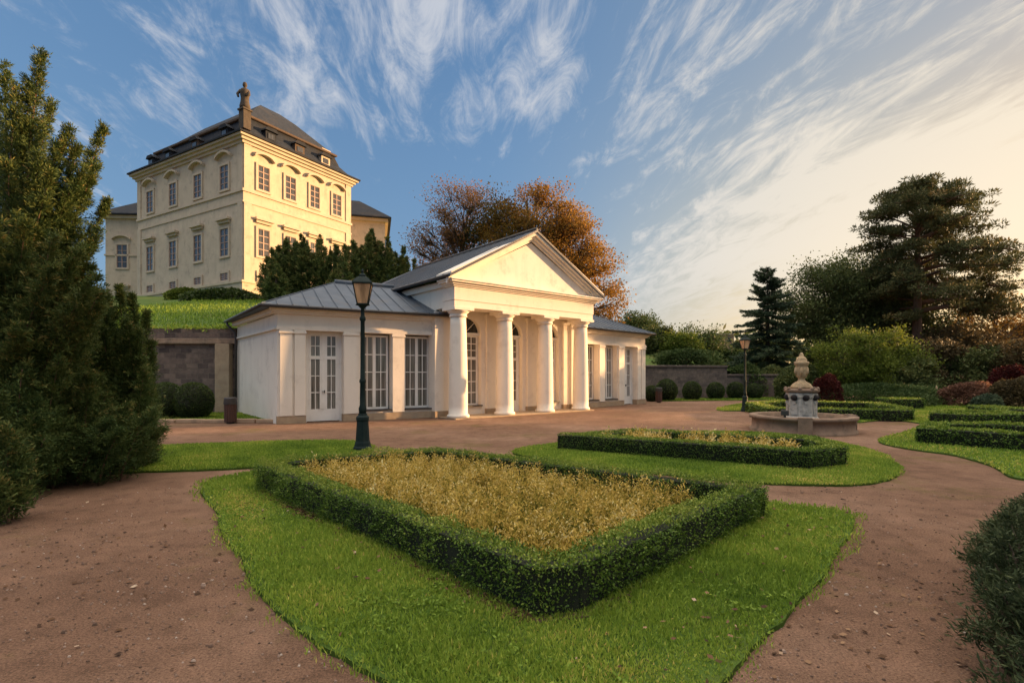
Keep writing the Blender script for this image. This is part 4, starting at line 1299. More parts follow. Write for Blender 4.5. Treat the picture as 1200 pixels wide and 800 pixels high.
# plume conifers (yews): upright leaning sprays
def plume_crown(axes, nb, nl, leaf, blen, sc_t=.5, up=.55):
    """axes: list of (base, ctrl, tip, width); returns leaf quads"""
    Vs, Ts = [], []
    for (b, m, tp, wd) in axes:
        b, m, tp = (np.array(q, float) for q in (b, m, tp))
        L = np.linalg.norm(tp - b)
        k = int(nb * L)
        s = rng.uniform(.01, 1, k) ** .85
        pos = ((1 - s) ** 2)[:, None] * b + (2 * s * (1 - s))[:, None] * m + (s ** 2)[:, None] * tp
        tan = nrm((m - b)[None] * (1 - s)[:, None] + (tp - m)[None] * s[:, None])
        ang = rng.uniform(0, 2 * math.pi, k)
        side = nrm(np.c_[np.cos(ang), np.sin(ang), np.zeros(k)])
        env = wd * (np.clip((1 - s) / .55, 0.10, 1) ** .8) * np.clip(s / .12, .7, 1)
        bl = env * rng.uniform(.55, 1.15, k)
        bd = nrm(side * .85 + tan * up + rng.normal(size=(k, 3)) * .2)
        dro = rng.uniform(-.1, .25, k)
        nn = nl
        f = rng.uniform(.05, 1, (k, nn))
        P = pos[:, None] + bd[:, None] * (bl[:, None] * f)[..., None]
        P[..., 2] -= (dro[:, None] * bl[:, None]) * f ** 2
        P = P.reshape(-1, 3) + rng.normal(0, .022, (k * nn, 3))
        BD = np.repeat(bd, nn, 0)
        D = nrm(BD * .9 + rng.normal(size=P.shape) * .55 + np.array([0, 0, .15]))
        LL = leaf * rng.uniform(.6, 1.3, len(P))
        Vs.append(leaf_quads(P, D, LL, LL * .22))
        tb = np.repeat(rng.normal(0, .12, k), nn)
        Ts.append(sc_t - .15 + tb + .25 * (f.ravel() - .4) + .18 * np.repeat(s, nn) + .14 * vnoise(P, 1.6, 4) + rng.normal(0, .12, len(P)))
    return np.concatenate(Vs), np.concatenate(Ts)

def yew(name, label, base, axes, nb, nl, leaf, mat, group=None, corer=None, trunks=True):
    root = thing(name, label, 'tree', base, 0, group)
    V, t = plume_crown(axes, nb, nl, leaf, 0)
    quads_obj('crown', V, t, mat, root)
    tr = MB()
    for (b, m, tp, wd) in axes:
        b, m, tp = (np.array(q, float) for q in (b, m, tp))
        pts = [tuple((1 - s) ** 2 * b + 2 * s * (1 - s) * m + s * s * tp) for s in np.linspace(0, .97, 7)]
        r_t = .018 + .012 * tp[2] * (tp[2] > 2.6)
        tr.tube(pts, [max(.006, r_t * (1 - q) ** 1.2) for q in np.linspace(0, 1, 7)], 6)
    tr.build('trunk', M['redbark'], root)
    return root

def yew_axes(bx, by, spec, jitter=.15, fo=.4):
    ax = []
    for (tx, ty, tz, wd) in spec:
        q = fo if tz > 2.2 else .72
        b = np.array([bx + (tx - bx) * q + rng.normal(0, jitter), by + (ty - by) * q + rng.normal(0, jitter), 0])
        tp = np.array([tx, ty, tz])
        m = b + (tp - b) * np.array([.25, .25, .55])
        ax.append((b, m, tp, wd))
    return ax
def wp(px, py, Y):   # photo direction at a chosen depth
    return ((px - 600) / FPX * Y, Y, EYE + (HOR - py) / FPX * Y)
spec = []
for (px, py, Y, wd) in ((48, 62, 8.2, .55), (20, 100, 8.0, .6), (82, 150, 8.0, .5), (122, 148, 8.4, .42), (100, 195, 8.0, .45), (128, 235, 8.5, .34), (60, 200, 7.6, .6), (10, 190, 7.5, .6),
                        (30, 260, 7.3, .6), (100, 290, 7.9, .45), (75, 330, 7.6, .55), (115, 345, 8.1, .4), (-30, 60, 8.3, .6), (-70, 90, 8.3, .7), (-60, 230, 7.6, .7), (-20, 330, 7.0, .6), (20, 380, 6.9, .55),
                        (70, 420, 7.4, .5), (105, 440, 7.9, .42), (45, 470, 7.1, .5), (0, 460, 6.7, .5), (90, 500, 7.6, .4), (30, 140, 8.6, .5), (60, 120, 8.6, .45), (5, 75, 8.4, .6), (35, 95, 8.2, .55), (92, 170, 8.1, .45), (70, 165, 7.9, .55), (112, 195, 8.2, .42), (85, 215, 7.9, .5), (118, 270, 8.2, .4), (45, 180, 7.7, .6), (108, 310, 8.0, .42)):
    X, Y_, Z = wp(px, py, Y); spec.append((X, Y_, Z, wd))
for k in range(46):     # skirts touching the ground
    X, Y_ = random.uniform(-9.6, -5.75), random.uniform(6.7, 8.6); spec.append((X, Y_, random.uniform(.5, 1.3), random.uniform(.45, .65)))
for k in range(64):     # lower skirts of the tree
    X, Y_, Z = wp(random.uniform(-90, 128), random.uniform(250, 520), random.uniform(7.0, 8.4)); spec.append((X, Y_, Z, random.uniform(.5, .7)))
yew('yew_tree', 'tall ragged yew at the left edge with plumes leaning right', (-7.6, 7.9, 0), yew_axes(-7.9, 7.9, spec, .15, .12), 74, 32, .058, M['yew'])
spec = []
for (px, py, Y, wd) in ((140, 335, 9.3, .34), (155, 345, 9.2, .34), (172, 365, 9.4, .3), (128, 350, 9.3, .34), (178, 400, 9.4, .26), (165, 420, 9.1, .34), (140, 410, 9.0, .38), (120, 430, 9.0, .34), (150, 470, 8.9, .36), (178, 450, 9.4, .22), (168, 490, 9.2, .28), (130, 490, 8.9, .32)):
    X, Y_, Z = wp(px, py, Y); spec.append((X, Y_, Z, wd))
for k in range(30):
    X, Y_ = random.uniform(-7.75, -6.6), random.uniform(8.7, 9.6); spec.append((X, Y_, random.uniform(.4, 1.1), random.uniform(.32, .46)))
for k in range(60):
    X, Y_, Z = wp(random.uniform(96, 170), random.uniform(355, 520), random.uniform(8.8, 9.5)); spec.append((X, Y_, Z, random.uniform(.3, .44)))
yew('yew_tree', 'shorter dense dark yew standing right of the tall ragged yew', (-6.95, 9.3, 0), yew_axes(-6.95, 9.3, spec, .12), 85, 26, .058, M['yew'])
spec = []
for (px, py, Y, wd) in ((5, 500, 5.9, .34), (-30, 470, 5.8, .4), (22, 530, 6.0, .24), (-10, 560, 5.6, .3), (12, 575, 5.9, .24)):
    X, Y_, Z = wp(px, py, Y); spec.append((X, Y_, Z, wd))
yew('yew_shrub', 'low dark yew shrub at the left edge in front of the tall yew', (-5.95, 5.9, 0), yew_axes(-5.95, 5.9, spec, .08), 120, 26, .06, M['yew'])['category'] = 'shrub'

# yews in a row on the hill behind the left wing
hx = [(318, 292, 39, .95), (334, 281, 40, 1.1), (352, 276, 40, 1.1), (372, 277, 40, 1.1), (392, 287, 40, 1.0), (412, 283, 40, 1.1), (433, 270, 41, 1.15), (452, 279, 41, 1.0), (471, 290, 42, 1.0), (484, 305, 43, .8), (324, 312, 37.5, .8), (402, 310, 38.5, .9)]
side_words = ['leftmost dark yew of the hillside row against the castle corner', 'dark yew, second from the left in the hillside row', 'dark yew under the castle lower windows, third in the row',
              'dark yew in the middle left of the hillside row', 'lower dark yew in the dip of the hillside row', 'dark yew above the ridge of the left wing', 'tallest dark yew of the hillside row',
              'dark yew right of the tallest in the hillside row', 'dark yew near the right end of the hillside row', 'smallest yew at the right end of the hillside row',
              'low yew in front of the left end of the hillside row', 'low yew in front of the dip in the hillside row']
for (px, py, Y, wd), lb_ in zip(hx, side_words):
    X, Y_, Z = wp(px, py, Y)
    zb = hill_h(X, Y_) - .1
    root = thing('yew_tree', lb_, 'tree', (X, Y_, zb), 0, 'yews on the hill behind the pavilion')
    axes = []
    for k in range(6):
        a = k * 1.05 + random.uniform(-.3, .3)
        rr = wd * random.uniform(.25, .75)
        tz = Z - (0 if k == 0 else random.uniform(.3, 1.8))
        if k == 0: rr = .1
        b = np.array([X + .2 * math.cos(a), Y_ + .2 * math.sin(a), zb])
        tp = np.array([X + rr * math.cos(a), Y_ + rr * math.sin(a), tz])
        axes.append((b, (b + tp) / 2 + np.array([math.cos(a) * .5 * wd, math.sin(a) * .5 * wd, 0]), tp, wd * .78))
    V, t = plume_crown(axes, 26, 26, .22, 0, .5)
    quads_obj('crown', V, t, M['yew2'], root)
    tr = MB(); tr.tube([(X, Y_, zb), (X, Y_, (zb + Z) / 2), (X, Y_, Z - .5)], [.2, .14, .03], 6); tr.build('trunk', M['bark'], root)

# broadleaf trees built from clumps on limbs
def bez(a, b, c, k):
    s = np.linspace(0, 1, k)[:, None]
    return (1 - s) ** 2 * a + 2 * s * (1 - s) * b + s ** 2 * c

def broadleaf(name, label, base, height, lobes, ncl, nleaf, leaf, mat, trunk_h=.3, trunk_r=.3, clump_r=.9, cat='tree', group=None, tint0=.5, bark='bark', tfun=None, flat=.7, fill=.55, twigs=10, aspect=.62):
    """lobes: (dx,dy,dz,rx,ry,rz) ellipsoids relative to the base"""
    base = np.array(base, float)
    root = thing(name, label, cat, tuple(base), 0, group)
    vol = np.array([l[3] * l[4] * l[5] for l in lobes]) ** .75; vol /= vol.sum()
    tr = MB()
    th = height * trunk_h
    lean = rng.normal(0, .03, 2) * height
    top = base + np.array([lean[0], lean[1], height * .78])
    ctrl = base + np.array([-lean[0] * .5, -lean[1] * .5, height * .4])
    tpts = bez(base, ctrl, top, 9)
    tr.tube([tuple(p) for p in tpts], [trunk_r * (1.15 if i == 0 else (1 - i / 9.5)) for i in range(9)], 8)
    Vs, Ts = [], []
    for li, l in enumerate(lobes):
        k = max(3, int(ncl * vol[li]))
        for q in range(k):
            u = rand_unit(1)[0]
            rr = fill + (1 - fill) * rng.uniform() ** .6
            c = base + np.array(l[:3]) + u * np.array(l[3:]) * rr
            if c[2] < base[2] + .3: c[2] = base[2] + .3 + rng.uniform(0, .5)
            # limb
            tt = np.clip((c[2] - base[2]) / height * .75, trunk_h * .8, .95)
            i0 = min(8, int(tt / .78 * 8)) if tt < .78 else 8
            st = tpts[i0]
            lenl = np.linalg.norm(c - st)
            mid_ = (st + c) / 2 + np.array([0, 0, -.08 * lenl]) + rng.normal(0, .06, 3) * lenl
            lp = bez(st, mid_, c, 5)
            r0 = trunk_r * .30 * min(1, lenl / (height * .3)) + .01
            tr.tube([tuple(p) for p in lp], [r0, r0 * .75, r0 * .5, r0 * .32, r0 * .12], 5)
            cr = clump_r * rng.uniform(.6, 1.3)
            nl_ = int(nleaf * (cr / clump_r) ** 2)
            # twigs
            tips = c + rng.normal(size=(twigs, 3)) * cr * np.array([.8, .8, flat * .8])
            for tp in tips:
                tr.tube([tuple(lp[3]), tuple((lp[3] + tp) / 2 + rng.normal(0, .05, 3)), tuple(tp)], [r0 * .2 + .004, r0 * .12 + .004, .003], 3)
            ti = rng.integers(0, twigs, nl_)
            P = tips[ti] * .6 + c * .4 + rng.normal(size=(nl_, 3)) * cr * np.array([.42, .42, .42 * flat])
            D = rng.normal(size=P.shape); D[:, 2] -= .2
            LL = leaf * rng.uniform(.6, 1.35, nl_)
            Vs.append(leaf_quads(P, D, LL, LL * aspect))
            tb = tint0 + rng.normal(0, .13) + (tfun(c - base) if tfun else 0)
            Ts.append(tb + rng.normal(0, .13, nl_))
    quads_obj('crown', np.concatenate(Vs), np.concatenate(Ts), mat, root)
    tr.build('trunk', M[bark], root)
    return root

# autumn trees behind the pavilion
X, Y = 1.6, 46.0
broadleaf('autumn_tree', 'large russet and orange autumn tree rising behind the pediment', (X, Y, hill_h(X, Y) - .2), 16.5,
          [(0, 0, 11.0, 4.0, 4.0, 3.2), (-1.8, 0, 9.0, 3.4, 3.5, 3.0), (3.3, 0, 9.0, 3.0, 3.0, 3.0), (5.2, 0, 6.6, 2.4, 2.6, 2.8), (6.9, -.5, 3.8, 1.8, 2.0, 2.1), (1, 0, 6.5, 4.5, 4, 2.5)],
          150, 560, .175, M['autumn'], .2, .42, 1.05, tint0=.52, tfun=lambda d: .05 * d[0] * .9 + .02 * (d[2] - 8), flat=.75, aspect=.7)
X, Y = -4.6, 47.0
broadleaf('autumn_tree', 'half bare russet tree left of the large autumn tree', (X, Y, hill_h(X, Y) - .2), 15.5,
          [(0, 0, 10.0, 2.6, 2.6, 3.8), (-2.4, 0, 7.6, 2.2, 2.4, 2.6), (.5, 0, 7, 3.0, 2.6, 3.0)], 80, 190, .165, M['autumn_thin'], .25, .3, 1.0, tint0=.5, twigs=18)

# trees on the right ------------------------------------------------------
def pine(label, base, height):
    base = np.array(base, float)
    root = thing('pine_tree', label, 'tree', tuple(base), 0)
    tr = MB()
    tp = [base + np.array([.25 * math.sin(3 * s) * s, .1 * s, height * s]) for s in np.linspace(0, 1, 12)]
    tr.tube([tuple(p) for p in tp], [.42 * (1 - .85 * s) + .02 for s in np.linspace(0, 1, 12)], 10)
    Vs, Ts = [], []
    zs = np.concatenate([np.linspace(.44, .97, 46), [.36, .40, .42]])
    for i, s in enumerate(zs):
        az = i * 2.4 + rng.normal(0, .3)
        dx, dy = math.cos(az), math.sin(az)
        # reach grows towards the bottom and to the right
        prof_ = np.interp(s, [.34, .45, .55, .62, .72, .82, .90, .97], [8.0, 8.4, 7.2, 5.4, 5.0, 3.9, 2.7, 1.2])
        left = np.interp(s, [.34, .5, .6, .7, .85, 1], [.2, .32, .42, .62, .8, 1])
        ln = prof_ * (left + (1 - left) * (dx * .5 + .5)) * rng.uniform(.72, 1.1)
        st = np.array([np.interp(s, np.linspace(0, 1, 12), [p[k] for p in tp]) for k in range(3)])
        droop = np.interp(s, [.34, .6, 1], [-.16, .0, .35]) + rng.normal(0, .05)
        end = st + np.array([dx * ln, dy * ln, ln * droop + .3])
        mid_ = (st + end) / 2 + np.array([0, 0, .16 * ln])
        lp = bez(st, mid_, end, 7)
        tr.tube([tuple(p) for p in lp], [.02 + .022 * ln * (1 - q * .9) for q in np.linspace(0, 1, 7)], 6)
        nc = int(4 + ln * 4.6)
        for c_ in range(nc):
            f = rng.uniform(.35, 1.04) ** .8
            p0 = bez(st, mid_, end, 30)[min(29, int(f * 29))]
            off = rng.normal(size=3) * np.array([.6, .6, .24]) * (.35 + .16 * ln)
            c = p0 + off; c[2] += .12
            tr.tube([tuple(p0), tuple((p0 + c) / 2 + np.array([0, 0, -.05])), tuple(c)], [.03, .02, .008], 4)
            nl_ = 88
            U = rand_unit(nl_) * rng.uniform(.3, 1, (nl_, 1)) ** .6
            P = c + U * np.array([.5, .5, .22]) * rng.uniform(.6, 1.25)
            D = nrm(U + np.array([0, 0, .45]) + rng.normal(size=P.shape) * .4)
            Vs.append(leaf_quads(P, D, rng.uniform(.18, .34, nl_), .075))
            Ts.append(.45 + rng.normal(0, .12) + .12 * U[:, 2] + rng.normal(0, .13, nl_))
    quads_obj('crown', np.concatenate(Vs), np.concatenate(Ts), M['pine'], root)
    tr.build('trunk', M['redbark'], root)
    return root
PX, PY, PZ = wp(1074, 205, 40)
pine('tall spreading pine with flat layered branches on the right', (PX, PY, 0), PZ - .9)

def spruce(label, base, height, rad, mat='spruce', group=None):
    base = np.array(base, float)
    root = thing('spruce_tree', label, 'tree', tuple(base), 0, group)
    tr = MB(); tr.tube([tuple(base), tuple(base + np.array([.05, 0, height * .5])), tuple(base + np.array([0, 0, height]))], [.24, .14, .015], 8)
    Vs, Ts = [], []
    n = int(height * 17)
    for i in range(n):
        s = (i + rng.uniform()) / n
        s = .04 + .95 * s
        ln = rad * (1 - s) ** .62 * rng.uniform(.65, 1.18) + .12
        az = rng.uniform(0, 6.283)
        d = np.array([math.cos(az), math.sin(az), 0])
        st = base + np.array([0, 0, s * height])
        droop = np.interp(s, [0, .6, 1], [-.28, -.12, .5])
        end = st + d * ln + np.array([0, 0, droop * ln])
        mid_ = (st + end) / 2 + np.array([0, 0, -.10 * ln])
        pts = bez(st, mid_, end, 5)
        tr.tube([tuple(p) for p in pts], [.03, .025, .018, .012, .005], 4)
        m = int(60 + 150 * ln)
        f = rng.uniform(.12, 1, m)
        P = (1 - f)[:, None] ** 2 * st + (2 * f * (1 - f))[:, None] * mid_ + (f ** 2)[:, None] * end
        side = np.cross(d, [0, 0, 1])
        w_ = (.22 * ln * (1.1 - f))
        sd = rng.uniform(-1, 1, m)
        P = P + side * (sd * w_)[:, None] + rng.normal(0, .04, P.shape); P[:, 2] -= rng.uniform(0, .12, m)
        D = nrm(d + side * sd[:, None] * .9 + np.array([0, 0, -.25]) + rng.normal(size=P.shape) * .35)
        Vs.append(leaf_quads(P, D, rng.uniform(.14, .28, m), .06))
        Ts.append(.42 + rng.normal(0, .12) + .2 * (f - .5) + rng.normal(0, .13, m))
    quads_obj('crown', np.concatenate(Vs), np.concatenate(Ts), M[mat], root)
    tr.build('trunk', M['bark'], root)
    return root
X, Y, Z = wp(899, 313, 42)
spruce('pointed spruce at the left end of the right hand trees', (X, Y, 0), Z, 3.7)

X, Y, Z = wp(985, 305, 44)
dark1 = broadleaf('dark_tree', 'broad dark green tree between the spruce and the pine', (X, Y, 0), Z,
          [(.4, 0, 9.3, 3.6, 3.2, 2.4), (-2.4, 0, 7.6, 2.8, 2.4, 3.2), (3.4, 0, 8.6, 3.0, 2.4, 2.8), (0, -.5, 3.6, 5.2, 2.6, 3.4)], 150, 560, .18, M['darkleaf'], .15, .35, 1.15, tint0=.42, fill=.4)
X, Y, Z = wp(1045, 308, 47)
broadleaf('dark_tree', 'dark tree standing behind the pine trunk', (X, Y, 0), Z, [(-1, 0, 9.0, 3.4, 3.0, 2.4), (0, 0, 5.6, 4.2, 3.0, 3.2), (1.5, 0, 3, 3.8, 3, 2.6)], 90, 480, .20, M['darkleaf'], .15, .3, 1.2, tint0=.45, fill=.4)
X, Y, Z = wp(1022, 383, 33)
broadleaf('small_tree', 'yellow green bushy tree in front of the dark trees', (X, Y, 0), Z,
          [(0, 0, 3.2, 1.9, 1.7, 1.5), (-1.9, 0, 2.4, 1.5, 1.4, 1.4), (2.0, 0, 2.3, 1.6, 1.4, 1.4), (0, -.4, 1.5, 3.0, 1.4, 1.2)], 85, 420, .125, M['lime'], .12, .14, .62, tint0=.45, fill=.45, tfun=lambda d: .06 * (d[2] - 2.4))
X, Y, Z = wp(1110, 378, 39)
broadleaf('dark_tree', 'rounded olive green tree under the right side of the pine', (X, Y, 0), Z, [(0, 0, 3.2, 3.6, 2.6, 2.1), (3, 0, 2.2, 3, 2.4, 1.8)], 66, 260, .24, M['brown'], .12, .2, .95, tint0=.35, fill=.4)
X, Y, Z = wp(1165, 340, 46)
broadleaf('autumn_tree', 'backlit orange autumn tree at the right edge behind the tall hedge', (X, Y, 0), Z, [(0, 0, 6.2, 4.6, 3.2, 2.4), (-3, 0, 4.4, 2.6, 2.4, 2.2), (4, 0, 5.2, 3.4, 3, 2.6)], 84, 150, .19, M['autumn'], .15, .25, 1.1, tint0=.68, twigs=14)
# tall clipped hedge at the back right
def hedge_wall(name, label, x0, y0, x1, y1, th, h, mat, dens, size):
    root = thing(name, label, 'hedge', ((x0 + x1) / 2, (y0 + y1) / 2, 0))
    a = math.atan2(y1 - y0, x1 - x0); L_ = math.hypot(x1 - x0, y1 - y0); F = frame(x0, y0, a)
    q = [(F(0, 0, 0), F(L_, 0, 0), F(L_, 0, h), F(0, 0, h)), (F(0, 0, h), F(L_, 0, h), F(L_, -th, h), F(0, -th, h)),
         (F(0, -th, 0), F(0, 0, 0), F(0, 0, h), F(0, -th, h)), (F(L_, 0, 0), F(L_, -th, 0), F(L_, -th, h), F(L_, 0, h))]
    V, t = sweep_leaves(q, dens, size, .22, 1.1, 4, .48, .1)
    quads_obj('leaves', V, t, mat, root)
    c_ = MB(); c_.box(F, .2, L_ - .2, -th + .2, -.25, 0, h - .25); c_.build('stems', M['bed_core'], root)
hedge_wall('tall_hedge', 'tall green hedge closing the garden at the back right', 26.2, 34.6, 42, 30, 1.6, 2.7, M['midleaf'], 190, .2)

def shrub(name, label, c, r, n, leaf, mat, group=None, tint0=.5, aspect=.5, up=.3, bump=.2, core=True, sc=3.5, shell=.6):
    root = thing(name, label, 'shrub', (c[0], c[1], c[2]), 0, group)
    V, t = ellipsoid_leaves((c[0], c[1], c[2] + r[2] * .25), (r[0], r[1], r[2]), n, leaf, shell, bump, sc, int(abs(c[0]) * 13) % 90, -.35, tint0, aspect, up)
    quads_obj('leaves', V, t, mat, root)
    st = MB()
    for k in range(9):
        a = k * .7; q = .65
        st.tube([(c[0], c[1], c[2]), (c[0] + r[0] * q * .4 * math.cos(a), c[1] + r[1] * q * .4 * math.sin(a), c[2] + r[2] * .6), (c[0] + r[0] * q * math.cos(a), c[1] + r[1] * q * math.sin(a), c[2] + r[2] * .85)], [.04, .025, .008], 5)
    st.build('stems', M['bark'], root)
    return root
def gsh(px, py, top, Y, wpx):   # position, radius from photo extents
    X = (px - 600) / FPX * Y; z = EYE + (HOR - top) / FPX * Y; rx = wpx / 2 / FPX * Y
    return (X, Y, 0), (rx, rx * .8, z / 1.25)
c, r = gsh(1030, 470, 447, 28, 120); shrub('juniper_shrub', 'wide dark green juniper mound behind the fountain hedges', c, r, 12000, .17, M['midleaf'], None, .35, .3)
c, r = gsh(968, 470, 436, 27, 34); shrub('red_shrub', 'crimson leaved shrub just right of the fountain urn', c, r, 4500, .13, M['red'])
c, r = gsh(1132, 474, 447, 27, 62); shrub('russet_shrub', 'pinkish russet shrub at the back right of the lawn', c, r, 6000, .14, M['pink'])
c, r = gsh(1157, 480, 463, 24, 34); shrub('blue_shrub', 'low bluish green shrub in front of the brownish shrubs', c, r, 4000, .12, M['bluegreen'])
c, r = gsh(1192, 480, 442, 25.5, 60); shrub('brown_shrub', 'brownish shrub at the right edge behind the lawn', c, r, 6500, .15, M['brown'])
c, r = gsh(1188, 470, 425, 28.5, 50); shrub('red_shrub', 'dull red shrub at the right edge against the tall hedge', c, r, 5000, .15, M['red'], None, .3)
c, r = gsh(1090, 470, 452, 30, 60); shrub('juniper_shrub', 'smaller green shrub between the juniper mound and russet shrub', c, r, 5000, .16, M['midleaf'], None, .4)
c, r = gsh(938, 470, 425, 34, 60); shrub('dark_shrub', 'dark shrub directly behind the fountain', c, r, 7000, .2, M['darkleaf'])
c, r = gsh(905, 470, 430, 38, 50); shrub('dark_shrub', 'dark shrub at the foot of the spruce', c, r, 7000, .22, M['darkleaf'])
c, r = gsh(1150, 470, 405, 34, 80); shrub('dark_shrub', 'olive shrub standing before the tall hedge', c, r, 8000, .2, M['midleaf'], None, .45)

for (px, top, Y, wpx, mt, lb_) in ((1098, 398, 33.5, 70, 'brown', 'olive brown bush rising left of the tall hedge'), (1142, 402, 32.5, 62, 'darkleaf', 'dark bush overgrowing the middle of the tall hedge'),
                                  (1180, 396, 32, 66, 'brown', 'tall brownish bush at the right edge against the hedge'), (1068, 418, 32, 60, 'darkleaf', 'dark bush to the right of the yellow green tree')):
    X = (px - 600) / FPX * Y; zt = EYE + (HOR - top) / FPX * Y; rx = wpx / 2 / FPX * Y
    broadleaf('bush', lb_, (X, Y, 0), zt, [(0, 0, zt * .6, rx * .85, rx * .7, zt * .36), (0, -.3, zt * .28, rx, rx * .7, zt * .28)], 46, 300, .17, M[mt], .1, .1, rx * .3, cat='bush', group='bushes along the tall hedge', tint0=.45, fill=.4)

# trees on the slope behind the far wall
for (px, top, Y, wpx, lb_, mt) in ((748, 366, 50, 60, 'dark green tree just beyond the right end of the pavilion roof', 'midleaf'), (795, 388, 46, 46, 'small green tree behind the far stone wall', 'lime'),
                              (815, 382, 48, 62, 'wide green tree on the slope above the far stone wall', 'midleaf'), (862, 409, 47, 50, 'low tree between the slope and the spruce', 'midleaf'), (775, 384, 47, 40, 'dark tree on the slope right of the pavilion', 'darkleaf')):
    X = (px - 600) / FPX * Y; zb = hill_h(X, Y) - .1; zt = EYE + (HOR - top) / FPX * Y; h = max(1.5, zt - zb); rx = wpx / 2 / FPX * Y
    broadleaf('slope_tree', lb_, (X, Y, zb), h, [(0, 0, h * .62, rx * .8, rx * .8, h * .34), (0, -.3, h * .3, rx, rx * .8, h * .3)], 38, 420, .19, M[mt], .15, .16, rx * .36, group='trees on the slope behind the far wall', tint0=.38, fill=.4)
X, Y = (797 - 600) / FPX * 40, 40
shrub('slope_shrub', 'low grassy shrub on top of the far stone wall', (X, Y - 1.5, hill_h(X, Y - 1.5)), (2.6, 1.6, 1.0), 2500, .22, M['midleaf'], None, .6)

for (x_, y_, rx_, h_, lb_) in ((16.6, 36.9, 1.7, 2.6, 'bushy shrub leaning over the right end of the far stone wall'), (12.2, 36.2, 2.0, 1.3, 'dark trailing shrub on top of the far wall behind the third ball')):
    zb = hill_h(x_, y_ + .3) * (x_ < 15)
    shrub('slope_shrub', lb_, (x_, y_, zb), (rx_, .9, h_ / 1.25), 3500, .2, M['midleaf'], None, .38)

# low shrubs on the hill by the castle
for (px, py, top, Y, wpx, lb_) in ((262, 362, 340, 40, 92, 'spreading dark green shrub below the castle corner'), (215, 358, 345, 41, 40, 'yellowish low shrub below the castle left face'), (335, 352, 338, 39, 40, 'low green shrub between the castle corner and the yews')):
    X = (px - 600) / FPX * Y; zb = hill_h(X, Y) - .1; zt = EYE + (HOR - top) / FPX * Y; rx = wpx / 2 / FPX * Y
    shrub('hill_shrub', lb_, (X, Y, zb), (rx, rx * .6, max(.8, (zt - zb) / 1.25)), 4500, .24, M['lime' if 'yellow' in lb_ else 'box_old'], 'low shrubs below the castle', .4)

# spreading juniper in the right foreground
root = thing('juniper_shrub', 'low dark spreading juniper in the right foreground corner', 'shrub', (4.4, 3.55, 0))
axes = []
for k in range(400):
    a = rng.uniform(0, 6.283); q = math.sqrt(rng.uniform(.0, 1))
    al, pe = 3.0 * q * math.cos(a), .95 * q * math.sin(a)
    tx, ty = 4.10 + .69 * al + .72 * pe, 3.20 + .72 * al - .69 * pe
    bx_, by_ = 4.10 + .69 * al * .93 + .72 * pe * .82, 3.20 + .72 * al * .93 - .69 * pe * .82
    tz = .74 * (1 - .72 * q ** 4) * rng.uniform(.72, 1.12)
    b = np.array([bx_, by_, .0]); tp = np.array([tx, ty, tz])
    axes.append((b, b * .5 + tp * .5 + np.array([0, 0, .12]), tp, .27))
V, t = plume_crown(axes, 60, 16, .042, 0, .42, .7)
quads_obj('leaves', V, t, M['juniper'], root)
st = MB()
for (b, m, tp, wd) in axes:
    st.tube([tuple(b), tuple(m * .5 + (b + tp) * .25), tuple(tp * .97 + b * .03)], [.02, .012, .004], 4)
st.build('stems', M['bark'], root)

# far house on the skyline
X, Y, Z = wp(850, 391, 95)
hs = thing('far_house', 'small pale flat roofed house far away on the skyline', 'house', (X, Y, 4))
F = frame(X - 1.6, Y, 0)
b_ = MB(); b_.box(F, 0, 3.2, -3, 0, 4, Z - .2); b_.build('wall', M['coping'], hs)
b_ = MB(); b_.box(F, -.15, 3.35, -3.1, .15, Z - .2, Z + .1); b_.build('roof', M['castle_trim'], hs)
b_ = MB(); b_.box(F, .5, 1.2, .001, .05, Z - 1.6, Z - .7); b_.build('window', M['castle_pane'], hs)
b_ = MB(); b_.box(F, 1.9, 2.6, .001, .05, Z - 1.6, Z - .7); b_.build('window', M['castle_pane'], hs)

# distant wood closing the horizon
P = []
for a in np.linspace(R(-75), R(100), 300):
    rr = 110 + rng.uniform(-8, 8)
    h = 6.5 + 2.2 * math.sin(a * 17) + rng.uniform(-1.5, 2)
    k = 70
    u = rng.normal(size=(k, 3)) * np.array([2.4, 2.4, 1.2]); u[:, 2] = rng.uniform(0, h, k)
    P.append(u + np.array([rr * math.sin(a), rr * math.cos(a), 0]))
P = np.concatenate(P)
tag(quads_obj('distant_wood', leaf_quads(P, rand_unit(len(P)), 1.5, 1.2), .4 + rng.normal(0, .2, len(P)), M['darkleaf']), 'far belt of dark trees beyond the garden', 'wood', None, 'stuff')

# trees just outside the view on the right; they throw the evening shade over the garden
k = 0
for (az, r_, s_) in ((56, 41, .80), (61, 37, .84), (66, 33, .72), (72, 30, .70), (79, 28, .74), (87, 26, .72), (96, 25, .7)):
    o = copy_tree(dark1)
    o.location = (r_ * math.sin(R(az)), r_ * math.cos(R(az)), 0); o.scale = (s_ * 1.15, s_ * 1.15, s_); o.rotation_euler.z = az * .7
    o['label'] = 'dark broad tree of the row beyond the right edge of the view'; o['group'] = 'row of trees shading the garden'

